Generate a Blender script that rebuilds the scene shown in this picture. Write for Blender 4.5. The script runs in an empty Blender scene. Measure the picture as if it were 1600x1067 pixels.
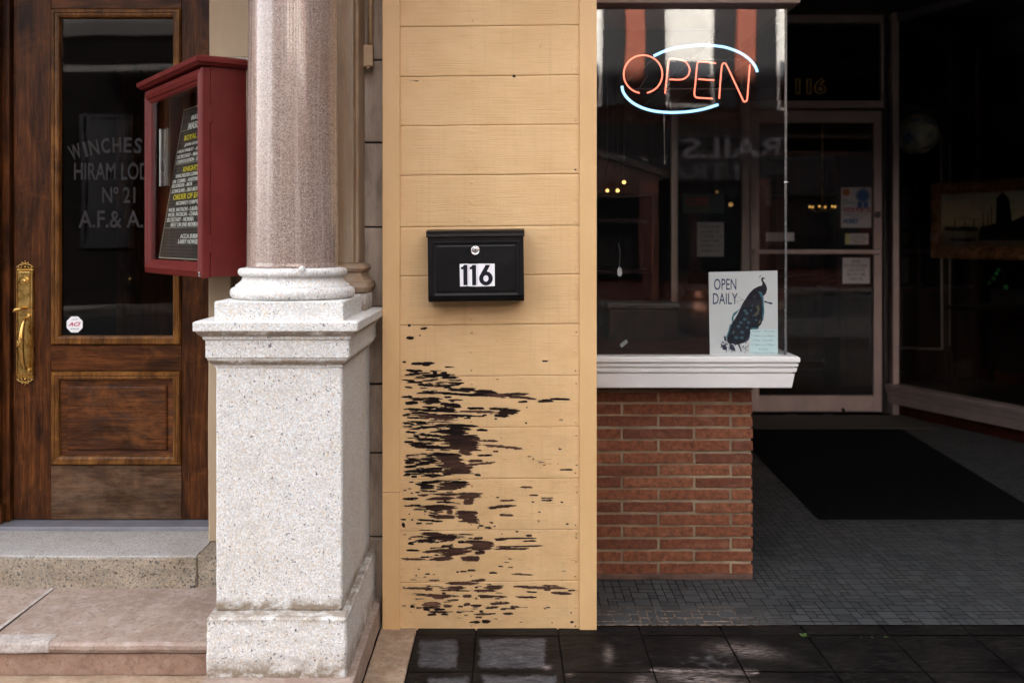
import bpy, bmesh, math, random
import numpy as np
from mathutils import Vector, Matrix, noise as mnoise
R = math.radians
random.seed(7)
scene = bpy.context.scene
col = scene.collection

# ------------------------------------------------------------------ camera, sky, sun, exposure
F, CX, CY, EYE = 1556.0, 793.0, 373.0, 1.435
cam_d = bpy.data.cameras.new('camera'); cam = bpy.data.objects.new('camera', cam_d); col.objects.link(cam)
cam.location = (0, 0, EYE); cam.rotation_euler = (R(90), 0, 0)
cam_d.sensor_width = 36.0; cam_d.lens = 36.0 * F / 1600.0
cam_d.shift_x = (800 - CX) / 1600.0; cam_d.shift_y = -(533.5 - CY) / 1600.0
cam_d.clip_start = 0.05; cam_d.clip_end = 500
cam_d.dof.use_dof = True; cam_d.dof.focus_distance = 3.6; cam_d.dof.aperture_fstop = 2.4
scene.camera = cam
SUN_DIR = Vector((-0.30, 0.72, 0.61)).normalized()      # towards the sun: behind the shop, so this side of the street is in shade
w = bpy.data.worlds.new('World'); scene.world = w; w.use_nodes = True
nt = w.node_tree; bg = nt.nodes['Background']
sky = nt.nodes.new('ShaderNodeTexSky'); sky.sky_type = 'NISHITA'; sky.sun_disc = False
sky.sun_elevation = math.asin(SUN_DIR.z); sky.sun_rotation = math.atan2(SUN_DIR.x, SUN_DIR.y)
sky.dust_density = 4.0; sky.air_density = 1.0; sky.ozone_density = 0.6
hs = nt.nodes.new('ShaderNodeHueSaturation'); hs.inputs['Saturation'].default_value = 0.25
wm = nt.nodes.new('ShaderNodeMix'); wm.data_type = 'RGBA'; wm.blend_type = 'MULTIPLY'; wm.inputs[0].default_value = 1.0; wm.inputs[7].default_value = (1.0, .965, .93, 1)
nt.links.new(sky.outputs[0], hs.inputs['Color']); nt.links.new(hs.outputs[0], wm.inputs[6]); nt.links.new(wm.outputs[2], bg.inputs[0])
bg.inputs[1].default_value = 0.15
sd = bpy.data.lights.new('sun', 'SUN'); sd.energy = 4.5; sd.angle = R(0.6); sd.color = (1.0, 0.94, 0.86)
sun = bpy.data.objects.new('sun', sd); col.objects.link(sun)
sun.rotation_euler = SUN_DIR.to_track_quat('Z', 'Y').to_euler(); sun.location = (0, 0, 20)
scene.view_settings.view_transform = 'Standard'; scene.view_settings.look = 'None'
scene.view_settings.exposure = 3.62; scene.view_settings.gamma = 1.0
scene.render.engine = 'CYCLES'
scene.cycles.use_denoising = True
scene.cycles.max_bounces = 10; scene.cycles.diffuse_bounces = 5; scene.cycles.transparent_max_bounces = 24
scene.cycles.caustics_reflective = False; scene.cycles.caustics_refractive = False
scene.cycles.sample_clamp_indirect = 6.0

# ------------------------------------------------------------------ helpers
def W(px, py, Y):
    return Vector(((px - CX) / F * Y, Y, EYE - (py - CY) / F * Y))
def WX(px, Y): return (px - CX) / F * Y
def WZ(py, Y): return EYE - (py - CY) / F * Y

ORIG = {}
def thing(name, label, cat, loc=(0, 0, 0), group=None, kind=None):
    o = bpy.data.objects.new(name, None); col.objects.link(o)
    o.location = loc; o.empty_display_size = 0.1
    o['label'] = label; o['category'] = cat
    if group: o['group'] = group
    if kind: o['kind'] = kind
    ORIG[o] = Vector(loc)
    return o
def part(name, bm, mat, parent=None, label=None, cat=None, group=None, kind=None, smooth=False, mi=None):
    org = ORIG[parent] if parent is not None else Vector((0, 0, 0))
    if parent is not None and org.length > 0: bmesh.ops.translate(bm, vec=-org, verts=bm.verts[:])
    me = bpy.data.meshes.new(name)
    if smooth:
        for f in bm.faces: f.smooth = True
    bm.to_mesh(me); bm.free()
    mats = mat if isinstance(mat, (list, tuple)) else [mat]
    for m in mats: me.materials.append(m)
    o = bpy.data.objects.new(name, me); col.objects.link(o)
    if parent is not None: o.parent = parent
    ORIG[o] = org
    if label: o['label'] = label
    if cat: o['category'] = cat
    if group: o['group'] = group
    if kind: o['kind'] = kind
    return o
def join(*bms):
    out = bmesh.new()
    for b in bms:
        me = bpy.data.meshes.new('t'); b.to_mesh(me); b.free(); out.from_mesh(me); bpy.data.meshes.remove(me)
    return out
def box(x0, x1, y0, y1, z0, z1, bev=0.0, seg=1):
    bm = bmesh.new()
    bmesh.ops.create_cube(bm, size=1)
    for v in bm.verts:
        v.co = Vector(((x0 + x1) / 2 + v.co.x * (x1 - x0), (y0 + y1) / 2 + v.co.y * (y1 - y0), (z0 + z1) / 2 + v.co.z * (z1 - z0)))
    if bev > 0:
        bmesh.ops.bevel(bm, geom=bm.edges[:], offset=bev, segments=seg, affect='EDGES', profile=0.6)
    return bm
def prism(pts, y0, y1):
    """polygon of (x,z) pairs extruded from y0 to y1"""
    bm = bmesh.new()
    a = [bm.verts.new((x, y0, z)) for x, z in pts]
    b = [bm.verts.new((x, y1, z)) for x, z in pts]
    n = len(pts)
    bm.faces.new(a); bm.faces.new(b[::-1])
    for i in range(n): bm.faces.new((a[i], b[i], b[(i + 1) % n], a[(i + 1) % n]))
    bmesh.ops.recalc_face_normals(bm, faces=bm.faces[:])
    return bm
def lathe(prof, cx, cy, n=64, axis='Z', cz=0):
    bm = bmesh.new(); rings = []
    for r, h in prof:
        ring = []
        for i in range(n):
            a = 2 * math.pi * i / n
            if axis == 'Z': p = (cx + r * math.cos(a), cy + r * math.sin(a), h)
            elif axis == 'Y': p = (cx + r * math.cos(a), h, cz + r * math.sin(a))
            else: p = (h, cy + r * math.cos(a), cz + r * math.sin(a))
            ring.append(bm.verts.new(p))
        rings.append(ring)
    for k in range(len(rings) - 1):
        for i in range(n):
            bm.faces.new((rings[k][i], rings[k][(i + 1) % n], rings[k + 1][(i + 1) % n], rings[k + 1][i]))
    bm.faces.new(rings[0][::-1]); bm.faces.new(rings[-1])
    bmesh.ops.recalc_face_normals(bm, faces=bm.faces[:])
    return bm
def tube(pts, r, n=10, closed=False):
    bm = bmesh.new(); pts = [Vector(p) for p in pts]; rings = []; up = Vector((0, 1, 0.01))
    rr = r if isinstance(r, (list, tuple)) else [r] * len(pts)
    for i, p in enumerate(pts):
        if closed: d = pts[(i + 1) % len(pts)] - pts[i - 1]
        else: d = pts[min(i + 1, len(pts) - 1)] - pts[max(i - 1, 0)]
        d.normalize()
        s = d.cross(up)
        if s.length < 1e-3: s = d.cross(Vector((1, 0, 0)))
        s.normalize(); t = s.cross(d).normalized()
        rings.append([bm.verts.new(p + (s * math.cos(2 * math.pi * k / n) + t * math.sin(2 * math.pi * k / n)) * rr[i]) for k in range(n)])
    m = len(rings)
    for i in range(m if closed else m - 1):
        for k in range(n):
            bm.faces.new((rings[i][k], rings[i][(k + 1) % n], rings[(i + 1) % m][(k + 1) % n], rings[(i + 1) % m][k]))
    if not closed:
        bm.faces.new(rings[0][::-1]); bm.faces.new(rings[-1])
    bmesh.ops.recalc_face_normals(bm, faces=bm.faces[:])
    for f in bm.faces: f.smooth = True
    return bm
def loft(x0, x1, y0, y1, prof, ch=0.004, back=False):
    """stack of chamfered rectangles; prof = (overhang, z); the back edge stays put unless back"""
    bm = bmesh.new(); rings = []
    for o, z in prof:
        a, b, c = x0 - o, x1 + o, y0 - o; d = y1 + (o if back else 0)
        q = [(a + ch, c), (b - ch, c), (b, c + ch), (b, d - ch), (b - ch, d), (a + ch, d), (a, d - ch), (a, c + ch)]
        rings.append([bm.verts.new((x, y, z)) for x, y in q])
    for k in range(len(rings) - 1):
        for i in range(8):
            bm.faces.new((rings[k][i], rings[k][(i + 1) % 8], rings[k + 1][(i + 1) % 8], rings[k + 1][i]))
    bm.faces.new(rings[0][::-1]); bm.faces.new(rings[-1])
    bmesh.ops.recalc_face_normals(bm, faces=bm.faces[:])
    return bm
def moulding(x0, x1, z0, z1, prof):
    """rectangular frame in the XZ plane; prof = closed list (inset from the outer rectangle, y)"""
    bm = bmesh.new(); rings = []
    for ins, y in prof:
        rings.append([bm.verts.new(p) for p in ((x0 + ins, y, z0 + ins), (x1 - ins, y, z0 + ins), (x1 - ins, y, z1 - ins), (x0 + ins, y, z1 - ins))])
    n = len(rings)
    for k in range(n):
        for i in range(4):
            bm.faces.new((rings[k][i], rings[k][(i + 1) % 4], rings[(k + 1) % n][(i + 1) % 4], rings[(k + 1) % n][i]))
    bmesh.ops.recalc_face_normals(bm, faces=bm.faces[:])
    return bm
def rough(bm, cut, amp, scale, seed=0, edges=True):
    """cut the shape up and wear it with noise"""
    for _ in range(cut):
        bmesh.ops.subdivide_edges(bm, edges=bm.edges[:], cuts=1, use_grid_fill=True)
    for v in bm.verts:
        p = v.co * scale + Vector((seed * 3.1, seed * 1.7, seed))
        v.co += Vector((mnoise.noise(p), mnoise.noise(p + Vector((31, 7, 3))), mnoise.noise(p + Vector((5, 50, 9))))) * amp
    return bm
def xf(bm, M):
    bmesh.ops.transform(bm, matrix=M, verts=bm.verts[:]); return bm
def text(body, x0, x1, z0, z1, y, thick=0.0004, bold=0.0, flip=False, shear=0.0):
    """lettering fitted into a rectangle of the XZ plane, front at y (facing -Y)"""
    cu = bpy.data.curves.new('t', 'FONT'); cu.body = body; cu.size = 1; cu.offset = bold; cu.extrude = 0.5; cu.resolution_u = 3; cu.shear = shear
    cu.align_x = 'CENTER'; cu.space_line = 1.0
    ob = bpy.data.objects.new('t', cu); col.objects.link(ob)
    dg = bpy.context.evaluated_depsgraph_get(); dg.update()
    me = bpy.data.meshes.new_from_object(ob.evaluated_get(dg))
    bm = bmesh.new(); bm.from_mesh(me)
    bpy.data.objects.remove(ob); bpy.data.meshes.remove(me); bpy.data.curves.remove(cu)
    xs = [v.co.x for v in bm.verts]; ys = [v.co.y for v in bm.verts]
    ax, bx, ay, by = min(xs), max(xs), min(ys), max(ys)
    for v in bm.verts:
        u = (v.co.x - ax) / (bx - ax); t = (v.co.y - ay) / max(by - ay, 1e-6)
        if flip: u = 1 - u
        v.co = Vector((x0 + u * (x1 - x0), y - (thick if v.co.z > 0 else 0.0), z0 + t * (z1 - z0)))
    bmesh.ops.recalc_face_normals(bm, faces=bm.faces[:])
    return bm

# ------------------------------------------------------------------ materials
class NB:
    def __init__(s, name):
        s.m = bpy.data.materials.new(name); s.m.use_nodes = True; s.t = s.m.node_tree
        s.b = s.t.nodes['Principled BSDF']; s.c = s.t.nodes.new('ShaderNodeTexCoord')
        s.out = s.t.nodes['Material Output']
        oi = s.t.nodes.new('ShaderNodeObjectInfo'); s.oi = oi
    def n(s, typ, **kw):
        x = s.t.nodes.new(typ)
        for k, v in kw.items():
            if hasattr(x, k): setattr(x, k, v)
            else: s.set(x, k, v)
        return x
    def set(s, node, k, v):
        i = node.inputs[k]
        if isinstance(v, bpy.types.NodeSocket): s.t.links.new(v, i)
        else: i.default_value = v
    def map(s, sc=(1, 1, 1), rnd=0.0, loc=(0, 0, 0)):
        mp = s.t.nodes.new('ShaderNodeMapping'); mp.inputs['Scale'].default_value = sc; mp.inputs['Location'].default_value = loc
        src = s.c.outputs['Object']
        if rnd:
            a = s.n('ShaderNodeVectorMath', operation='SCALE'); s.t.links.new(s.oi.outputs['Random'], a.inputs['Scale']); a.inputs[0].default_value = (rnd, rnd * 1.7, rnd * .6)
            ad = s.n('ShaderNodeVectorMath', operation='ADD'); s.t.links.new(src, ad.inputs[0]); s.t.links.new(a.outputs[0], ad.inputs[1]); src = ad.outputs[0]
        s.t.links.new(src, mp.inputs['Vector']); return mp.outputs[0]
    def noise(s, vec, scale, detail=4, rough=.55, dist=0.0):
        x = s.n('ShaderNodeTexNoise'); s.set(x, 'Vector', vec); x.inputs['Scale'].default_value = scale
        x.inputs['Detail'].default_value = detail; x.inputs['Roughness'].default_value = rough; x.inputs['Distortion'].default_value = dist
        return x.outputs['Fac']
    def vor(s, vec, scale, out='Color', rnd=1.0):
        x = s.n('ShaderNodeTexVoronoi'); s.set(x, 'Vector', vec); x.inputs['Scale'].default_value = scale; x.inputs['Randomness'].default_value = rnd
        return x.outputs[out]
    def ramp(s, fac, stops, interp='LINEAR'):
        x = s.n('ShaderNodeValToRGB'); x.color_ramp.interpolation = interp
        e = x.color_ramp.elements
        while len(e) < len(stops): e.new(0.5)
        for i, (p, c) in enumerate(stops):
            e[i].position = p; e[i].color = (c, c, c, 1) if isinstance(c, (int, float)) else (*c, 1)
        s.t.links.new(fac, x.inputs[0]); return x.outputs[0]
    def mix(s, fac, a, b, mode='MIX'):
        x = s.n('ShaderNodeMix', data_type='RGBA', blend_type=mode)
        s.set(x, 0, fac)
        for i, v in ((6, a), (7, b)):
            if isinstance(v, tuple) and len(v) == 3: v = (*v, 1)
            s.set(x, i, v)
        return x.outputs[2]
    def math(s, op, a, b=0.0, c=0.0, clamp=False):
        x = s.n('ShaderNodeMath', operation=op); x.use_clamp = clamp
        s.set(x, 0, a); s.set(x, 1, b)
        if op in ('MULTIPLY_ADD', 'COMPARE'): s.set(x, 2, c)
        return x.outputs[0]
    def attr(s, name, out='Fac'):
        x = s.n('ShaderNodeAttribute'); x.attribute_name = name; return x.outputs[out]
    def bump(s, h, strength=.3, dist=.002, prev=None):
        x = s.n('ShaderNodeBump'); s.set(x, 'Height', h); x.inputs['Strength'].default_value = strength; x.inputs['Distance'].default_value = dist
        if prev is not None: s.t.links.new(prev, x.inputs['Normal'])
        return x.outputs[0]
    def fin(s, col=None, rough=None, metal=None, normal=None, coat=None, coat_rough=None, spec=None, emis=None, es=None):
        for k, v in (('Base Color', col), ('Roughness', rough), ('Metallic', metal), ('Normal', normal), ('Coat Weight', coat), ('Coat Roughness', coat_rough), ('Specular IOR Level', spec), ('Emission Color', emis), ('Emission Strength', es)):
            if v is None: continue
            if isinstance(v, tuple) and len(v) == 3: v = (*v, 1)
            s.set(s.b, k, v)
        return s.m

def simple(name, c, rough=.5, metal=0.0, var=.12, sc=9, bump=.15, bsc=60, coat=None, bd=.001, spec=None):
    if spec is None and metal == 0 and max(c) < .06: spec = .15
    b = NB(name); v = b.map(rnd=20)
    n = b.noise(v, sc, 5, .6)
    cc = b.mix(b.ramp(n, [(.3, 0), (.7, 1)]), tuple(x * (1 - var) for x in c), tuple(min(1, x * (1 + var)) for x in c))
    rr = b.math('MULTIPLY_ADD', n, .2, rough - .1)
    return b.fin(cc, rr, metal, b.bump(b.noise(v, bsc, 4), bump, bd), coat, None, spec)

def granite(name, base=(.595, .60, .60), fleck=(.07, .07, .085), warm=(.56, .47, .37), amount=.445, grime=0.0, coarse=235):
    b = NB(name); v = b.map()
    fine = b.vor(v, coarse * 1.25, 'Color')
    sep = b.n('ShaderNodeSeparateColor'); b.set(sep, 'Color', fine)
    crystals = b.ramp(sep.outputs[0], [(0, tuple(x * .80 for x in base)), (.35, base), (.62, tuple(min(.9, x * 1.15) for x in base)), (.84, warm)], 'CONSTANT')
    n1 = b.noise(v, coarse * .55, 3, .6); n2 = b.noise(v, 22, 4, .6)
    thr = b.math('ADD', n1, b.math('MULTIPLY', n2, .22))
    fl = b.ramp(thr, [(amount + .0, 1), (amount + .03, 0)])
    c = b.mix(fl, crystals, fleck)
    n3 = b.noise(b.map(loc=(9, 2, 4)), 5, 6, .65)
    c = b.mix(b.ramp(n3, [(.5, 0), (.75, .35 + grime)]), c, (.72, .60, .45), 'MULTIPLY')
    if grime:
        n4 = b.noise(b.map((1, 1, 2.2), loc=(1, 5, 4)), 9, 6, .7)
        c = b.mix(b.ramp(n4, [(.42, 0), (.62, grime)]), c, (.16, .14, .11), 'MIX')
    return b, c, fl, n1
b, c, fl, n1 = granite('granite_light')
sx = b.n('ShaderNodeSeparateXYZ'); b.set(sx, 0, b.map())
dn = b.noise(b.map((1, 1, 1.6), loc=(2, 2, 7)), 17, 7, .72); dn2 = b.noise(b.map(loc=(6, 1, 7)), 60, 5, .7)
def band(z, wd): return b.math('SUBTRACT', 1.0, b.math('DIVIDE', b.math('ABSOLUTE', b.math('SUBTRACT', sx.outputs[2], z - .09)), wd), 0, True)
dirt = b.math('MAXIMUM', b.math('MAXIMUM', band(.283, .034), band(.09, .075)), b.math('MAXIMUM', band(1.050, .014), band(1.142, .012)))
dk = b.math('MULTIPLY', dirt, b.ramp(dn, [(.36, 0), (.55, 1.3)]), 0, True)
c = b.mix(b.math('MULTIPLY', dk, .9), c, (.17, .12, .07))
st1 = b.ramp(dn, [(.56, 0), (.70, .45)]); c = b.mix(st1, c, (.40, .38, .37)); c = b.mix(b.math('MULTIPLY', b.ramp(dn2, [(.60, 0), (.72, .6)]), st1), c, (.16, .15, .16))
G_LIGHT = b.fin(c, b.math('MULTIPLY_ADD', fl, -.2, .75), 0.0, b.bump(n1, .5, .0015))
b, c, fl, n1 = granite('granite_step', base=(.40, .385, .375), fleck=(.13, .125, .125), warm=(.37, .34, .31), amount=.475, grime=.12, coarse=200)
G_TOP = b.fin(c, .7, 0.0, b.bump(n1, .5, .0015))
b, c, fl, n1 = granite('granite_riser', base=(.30, .255, .20), fleck=(.05, .045, .04), warm=(.42, .31, .20), amount=.50, grime=.55, coarse=190)
G_RISER = b.fin(c, .85, 0.0, b.bump(n1, .9, .003))
# polished pink granite of the shaft
b = NB('polished_pink_granite'); v = b.map()
sep = b.n('ShaderNodeSeparateColor'); b.set(sep, 'Color', b.vor(v, 430))
cr = b.ramp(sep.outputs[0], [(0, (.10, .082, .074)), (.22, (.225, .17, .148)), (.5, (.315, .24, .208)), (.8, (.42, .34, .30))], 'CONSTANT')
big = b.noise(b.map((1, 1, .5)), 6, 4)
cr = b.mix(b.ramp(big, [(.35, 0), (.7, .4)]), cr, (.22, .12, .08))
sheen_streak = b.ramp(b.noise(b.map((26, 26, .5)), 1.6, 4, .7), [(.56, 0), (.63, .2), (.67, 0)])   # pale streaks painted in as reflections on the polished shaft
cr = b.mix(sheen_streak, cr, (.62, .54, .50))
PINK = b.fin(cr, b.ramp(b.noise(b.map((60, 60, 1)), 1.5, 4), [(.3, .18), (.7, .32)]), 0.0, b.bump(b.noise(b.map((18, 18, .7)), 2.0, 3), .05, .002), .5, .06, .5)

def sandstone(name, c1, c2, c3, sc=6, bump=.25):
    b = NB(name); v = b.map()
    n = b.noise(v, sc, 8, .65); n2 = b.noise(b.map(loc=(4, 4, 4)), sc * 3.5, 6, .6); f = b.noise(v, 180, 3)
    c = b.mix(b.ramp(n, [(.35, 0), (.65, 1)]), c1, c2)
    c = b.mix(b.ramp(n2, [(.45, 0), (.75, .6)]), c, c3)
    c = b.mix(b.ramp(f, [(.30, .55), (.38, 0)]), c, tuple(x * .35 for x in c1))
    g9 = b.noise(b.map(loc=(8, 1, 3)), 55, 6, .7)
    c = b.mix(b.ramp(g9, [(.38, .75), (.48, 0), (.58, 0), (.68, .5)]), c, tuple(x * .55 for x in c2), 'MIX')
    sc9 = b.noise(b.map((2, 7, 2), loc=(3, 3, 3)), 9, 5, .7, 1.5)
    c = b.mix(b.ramp(sc9, [(.27, .5), (.33, 0)]), c, tuple(x * .4 for x in c1))
    return b.fin(c, .8, 0.0, b.bump(b.math('ADD', n2, b.math('MULTIPLY', f, .5)), bump, .003))
SAND_BROWN = sandstone('brown_sandstone', (.24, .165, .13), (.33, .25, .205), (.46, .40, .37))
SAND_TAN = sandstone('tan_sandstone', (.20, .13, .08), (.38, .27, .18), (.48, .38, .30))
SAND_RISER = sandstone('sandstone_riser', (.21, .12, .085), (.29, .18, .13), (.36, .27, .22), 9)
MORTAR_PALE = sandstone('pale_mortar', (.27, .22, .19), (.46, .42, .39), (.56, .52, .50), 30)
# tooled jamb stone: fine vertical lines
b = NB('tooled_limestone'); v = b.map()
n = b.noise(b.map((1, 1, .25)), 5, 6, .6)
c = b.mix(b.ramp(n, [(.35, 0), (.7, 1)]), (.36, .26, .165), (.47, .36, .25))
wv = b.n('ShaderNodeTexWave', wave_type='BANDS', bands_direction='X'); b.set(wv, 'Vector', v); wv.inputs['Scale'].default_value = 75; wv.inputs['Distortion'].default_value = .6; wv.inputs['Detail'].default_value = 2
c = b.mix(b.math('MULTIPLY', wv.outputs['Fac'], .22), c, (.20, .13, .08))
TOOLED = b.fin(c, .8, 0.0, b.bump(wv.outputs['Fac'], .35, .002))
# brown smooth stone of the pilaster, stained
b = NB('stained_pilaster_stone'); n = b.noise(b.map((1, 1, .22)), 7, 6, .7); n2 = b.noise(b.map((22, 22, .8)), 1.5, 5, .6)
c = b.ramp(n, [(.35, (.16, .115, .08)), (.5, (.28, .21, .15)), (.68, (.38, .30, .22))])
c = b.mix(b.ramp(n2, [(.4, 0), (.65, .6)]), c, (.26, .14, .055))
PILSTONE = b.fin(c, .6, 0.0, b.bump(n2, .2, .003))
b = NB('grey_block_stone'); n = b.noise(b.map((1.6, 1, .35)), 7, 6, .7)
c = b.ramp(n, [(.3, (.20, .16, .13)), (.5, (.45, .38, .32)), (.7, (.60, .52, .44))])
BLOCK = b.fin(c, .75, 0.0, b.bump(b.noise(b.map(), 50, 4), .3, .002))

def wood(name, dark, mid, light, horiz=False, worn=0.0, rgh=.42, coat=.10, gs=1.0):
    b = NB(name)
    s1 = (1.2, 14, 30) if horiz else (30, 14, 1.2)
    s2 = (2, 9, 7) if horiz else (7, 9, 2)
    g = b.noise(b.map(s1, rnd=9), 3.0 * gs, 8, .65, .35)
    gf = b.noise(b.map((5, 40, 170) if horiz else (170, 40, 5), rnd=9), 1.5, 6, .7, .5)
    g = b.math('MULTIPLY_ADD', gf, .55, b.math('MULTIPLY', g, .45))
    g2 = b.noise(b.map(s2, rnd=9), 1.6, 6, .65, .9)
    pores = b.noise(b.map((8, 60, 260) if horiz else (260, 60, 8), rnd=9), 1.4, 2, .5)
    c = b.ramp(g, [(.36, dark), (.51, mid), (.66, light)])
    c = b.mix(b.ramp(g2, [(.36, .80), (.64, 0)]), c, tuple(x * .35 for x in dark))
    g3 = b.noise(b.map((2, 4, 2.4), rnd=7), 2.4, 6, .7, .6)
    c = b.mix(b.ramp(g3, [(.54, 0), (.74, .38)]), c, tuple(min(.5, x * 1.25) for x in light))
    c = b.mix(b.ramp(pores, [(.30, .7), (.42, 0)]), c, tuple(x * .25 for x in dark))
    rr = b.math('MULTIPLY_ADD', g2, -.2, rgh + .1)
    if worn:
        n = b.noise(b.map((2, 4, 5), rnd=3), 2.2, 7, .7); k = b.ramp(n, [(.42, 0), (.62, worn)])
        c = b.mix(k, c, (.15, .098, .062)); n5 = b.noise(b.map((3, 4, 9), loc=(5, 5, 5)), 3, 6, .7)
        c = b.mix(b.ramp(n5, [(.5, 0), (.68, .7)]), c, (.025, .018, .015)); rr = .6
    return b.fin(c, rr, 0.0, b.bump(b.math('ADD', g, b.math('MULTIPLY', pores, .8)), .35, .0012), coat, .2, .12)
OAK_V = wood('stained_oak_upright', (.022, .0070, .0025), (.085, .027, .0075), (.19, .066, .017))
OAK_H = wood('stained_oak_rail', (.020, .006, .002), (.095, .030, .008), (.22, .078, .020), True)
OAK_M = wood('honey_oak_moulding', (.07, .024, .007), (.19, .078, .020), (.34, .155, .045), False, 0, .35)
OAK_P = wood('oak_panel', (.020, .006, .002), (.11, .034, .009), (.25, .090, .024), True, .04)
OAK_W = wood('weathered_oak', (.030, .012, .006), (.095, .045, .022), (.19, .105, .055), True, .55, .6, .05)
DARKWOOD = wood('dark_wood', (.012, .005, .003), (.03, .011, .007), (.06, .022, .012), False, 0, .4)
REDWOOD = wood('red_mahogany', (.03, .008, .005), (.075, .018, .010), (.13, .035, .018), False, 0, .4)

BRASS = None
b = NB('aged_brass'); n = b.noise(b.map(), 30, 5)
BRASS = b.fin(b.ramp(n, [(.3, (.42, .25, .07)), (.7, (.66, .43, .15))]), b.math('MULTIPLY_ADD', n, .25, .16), 1.0, b.bump(b.noise(b.map((150, 10, 3)), 3, 2), .06, .001))
b = NB('dark_red_paint'); n = b.noise(b.map((1, 1, .5)), 12, 5); f = b.noise(b.map((3, 3, 1)), 60, 5, .7)
c = b.mix(b.ramp(n, [(.35, 0), (.7, 1)]), (.080, .0055, .0045), (.110, .010, .008))
c = b.mix(b.ramp(f, [(.28, .5), (.34, 0)]), c, (.03, .005, .004))
REDPAINT = b.fin(c, .5, 0.0, b.bump(b.noise(b.map((1, 1, .15)), 120, 4), .2, .001), None, None, .25)
STEEL = simple('brushed_steel', (.62, .62, .63), .3, 1.0, .08, 40, .1)
CHROME = simple('chrome', (.8, .79, .78), .14, 1.0, .03, 40, .02)
b = NB('black_powder_coat'); n = b.noise(b.map(), 14, 4)
MBLACK = b.fin(b.ramp(n, [(.3, (.0025, .0025, .003)), (.7, (.005, .005, .006))]), b.math('MULTIPLY_ADD', n, .15, .27), 0.0, b.bump(b.noise(b.map(), 900, 2), .12, .0005), None, None, .22)
WHITE_STICK = simple('white_vinyl', (.80, .80, .84), .35, 0, .02, 30, .03)
BLACK_INK = simple('black_ink', (.010, .011, .018), .45, 0, .02, 30, .02)
SILLWHITE = simple('white_sill_paint', (.72, .715, .71), .38, 0, .05, 7, .15, 45)
HEADPAINT = simple('taupe_header_paint', (.26, .19, .165), .45, 0, .06, 7, .12, 45)
ALU = simple('warm_anodised_aluminium', (.42, .33, .31), .42, .35, .12, 6, .08, 80)
ALU_D = simple('dark_frame_metal', (.05, .042, .042), .45, .3, .1, 10, .05)
PAPER = simple('white_paper', (.66, .65, .68), .6, 0, .03, 12, .05)
PAPER_Y = simple('yellowed_paper', (.60, .62, .30), .6, 0, .03, 12, .05)
PAPER_T = simple('pale_blue_paper', (.62, .76, .80), .6, 0, .03, 12, .05)
NAVY = simple('navy_ink', (.012, .035, .11), .5, 0, .05, 12, .02)
TEAL = simple('teal_ink', (.01, .13, .18), .5, 0, .3, 90, .02)
BLUEINK = simple('blue_ink', (.02, .10, .33), .5, 0, .05, 12, .02)
REDINK = simple('red_ink', (.40, .02, .025), .5, 0, .05, 12, .02)
CRIMSON = simple('crimson_ink', (.42, .01, .06), .5, 0, .05, 12, .02)
GREYINK = simple('grey_ink', (.16, .16, .18), .6, 0, .05, 12, .02)
GREYBLUE = simple('grey_blue_ink', (.20, .27, .36), .6, 0, .05, 12, .02)
ORANGE = simple('orange_ink', (.45, .15, .02), .5, 0, .05, 12, .02)
GOLD = simple('dull_gold_leaf', (.9, .50, .12), .5, 0, .2, 30, .05)
LETTERW = simple('white_board_letters', (.62, .60, .56), .5, 0, .02, 30, .02)
LETTERY = simple('yellow_board_letters', (.62, .50, .02), .5, 0, .02, 30, .02)
GLASSPAINT = simple('faded_window_lettering', (.024, .021, .022), .6, 0, .45, 25, .02)
FELT = None
b = NB('black_letter_board'); wv = b.n('ShaderNodeTexWave', wave_type='BANDS', bands_direction='Z'); b.set(wv, 'Vector', b.map()); wv.inputs['Scale'].default_value = 26
FELT = b.fin(b.mix(wv.outputs['Fac'], (.006, .005, .004), (.035, .026, .021)), .8, 0.0, b.bump(wv.outputs['Fac'], .5, .003))
RUBBER = simple('black_rubber_mat', (.0035, .0035, .0035), .9, 0, .4, 20, 1.0, 250, bd=.004, spec=.10)
PLASTIC = simple('clear_grey_plastic', (.10, .09, .09), .2, 0, .1, 20, .05)
CONDUIT = simple('tan_painted_conduit', (.42, .30, .18), .45, 0, .1, 20, .15)
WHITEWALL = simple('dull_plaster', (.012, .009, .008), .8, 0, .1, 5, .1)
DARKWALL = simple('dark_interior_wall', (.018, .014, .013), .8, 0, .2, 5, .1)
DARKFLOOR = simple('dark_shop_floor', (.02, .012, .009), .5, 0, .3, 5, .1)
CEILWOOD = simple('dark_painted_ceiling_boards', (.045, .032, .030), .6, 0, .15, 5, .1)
def glassmat(name, tint=(.93, .95, .94), ior=1.75, dirt=0.0):
    b = NB(name); t = b.t
    tr = b.n('ShaderNodeBsdfTransparent'); tr.inputs[0].default_value = (*tint, 1)
    gl = b.n('ShaderNodeBsdfGlossy'); gl.inputs['Roughness'].default_value = 0.005
    wob = b.noise(b.map((1, 1, 1)), 1.3, 1); bp = b.bump(wob, .04, .05); t.links.new(bp, gl.inputs['Normal'])
    fr = b.n('ShaderNodeFresnel'); fr.inputs['IOR'].default_value = ior
    ge = b.n('ShaderNodeNewGeometry')
    k = b.math('MULTIPLY', fr.outputs[0], b.math('SUBTRACT', 1.0, ge.outputs['Backfacing']))
    mx = b.n('ShaderNodeMixShader'); t.links.new(k, mx.inputs[0]); t.links.new(tr.outputs[0], mx.inputs[1]); t.links.new(gl.outputs[0], mx.inputs[2])
    t.links.new(mx.outputs[0], b.out.inputs['Surface']); t.nodes.remove(b.b)
    return b.m
GLASS = glassmat('window_glass'); GLASS_L = glassmat('old_door_glass', (.8, .8, .8), 1.5); GLASS_D = glassmat('dark_window_glass', (.55, .55, .55))
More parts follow.
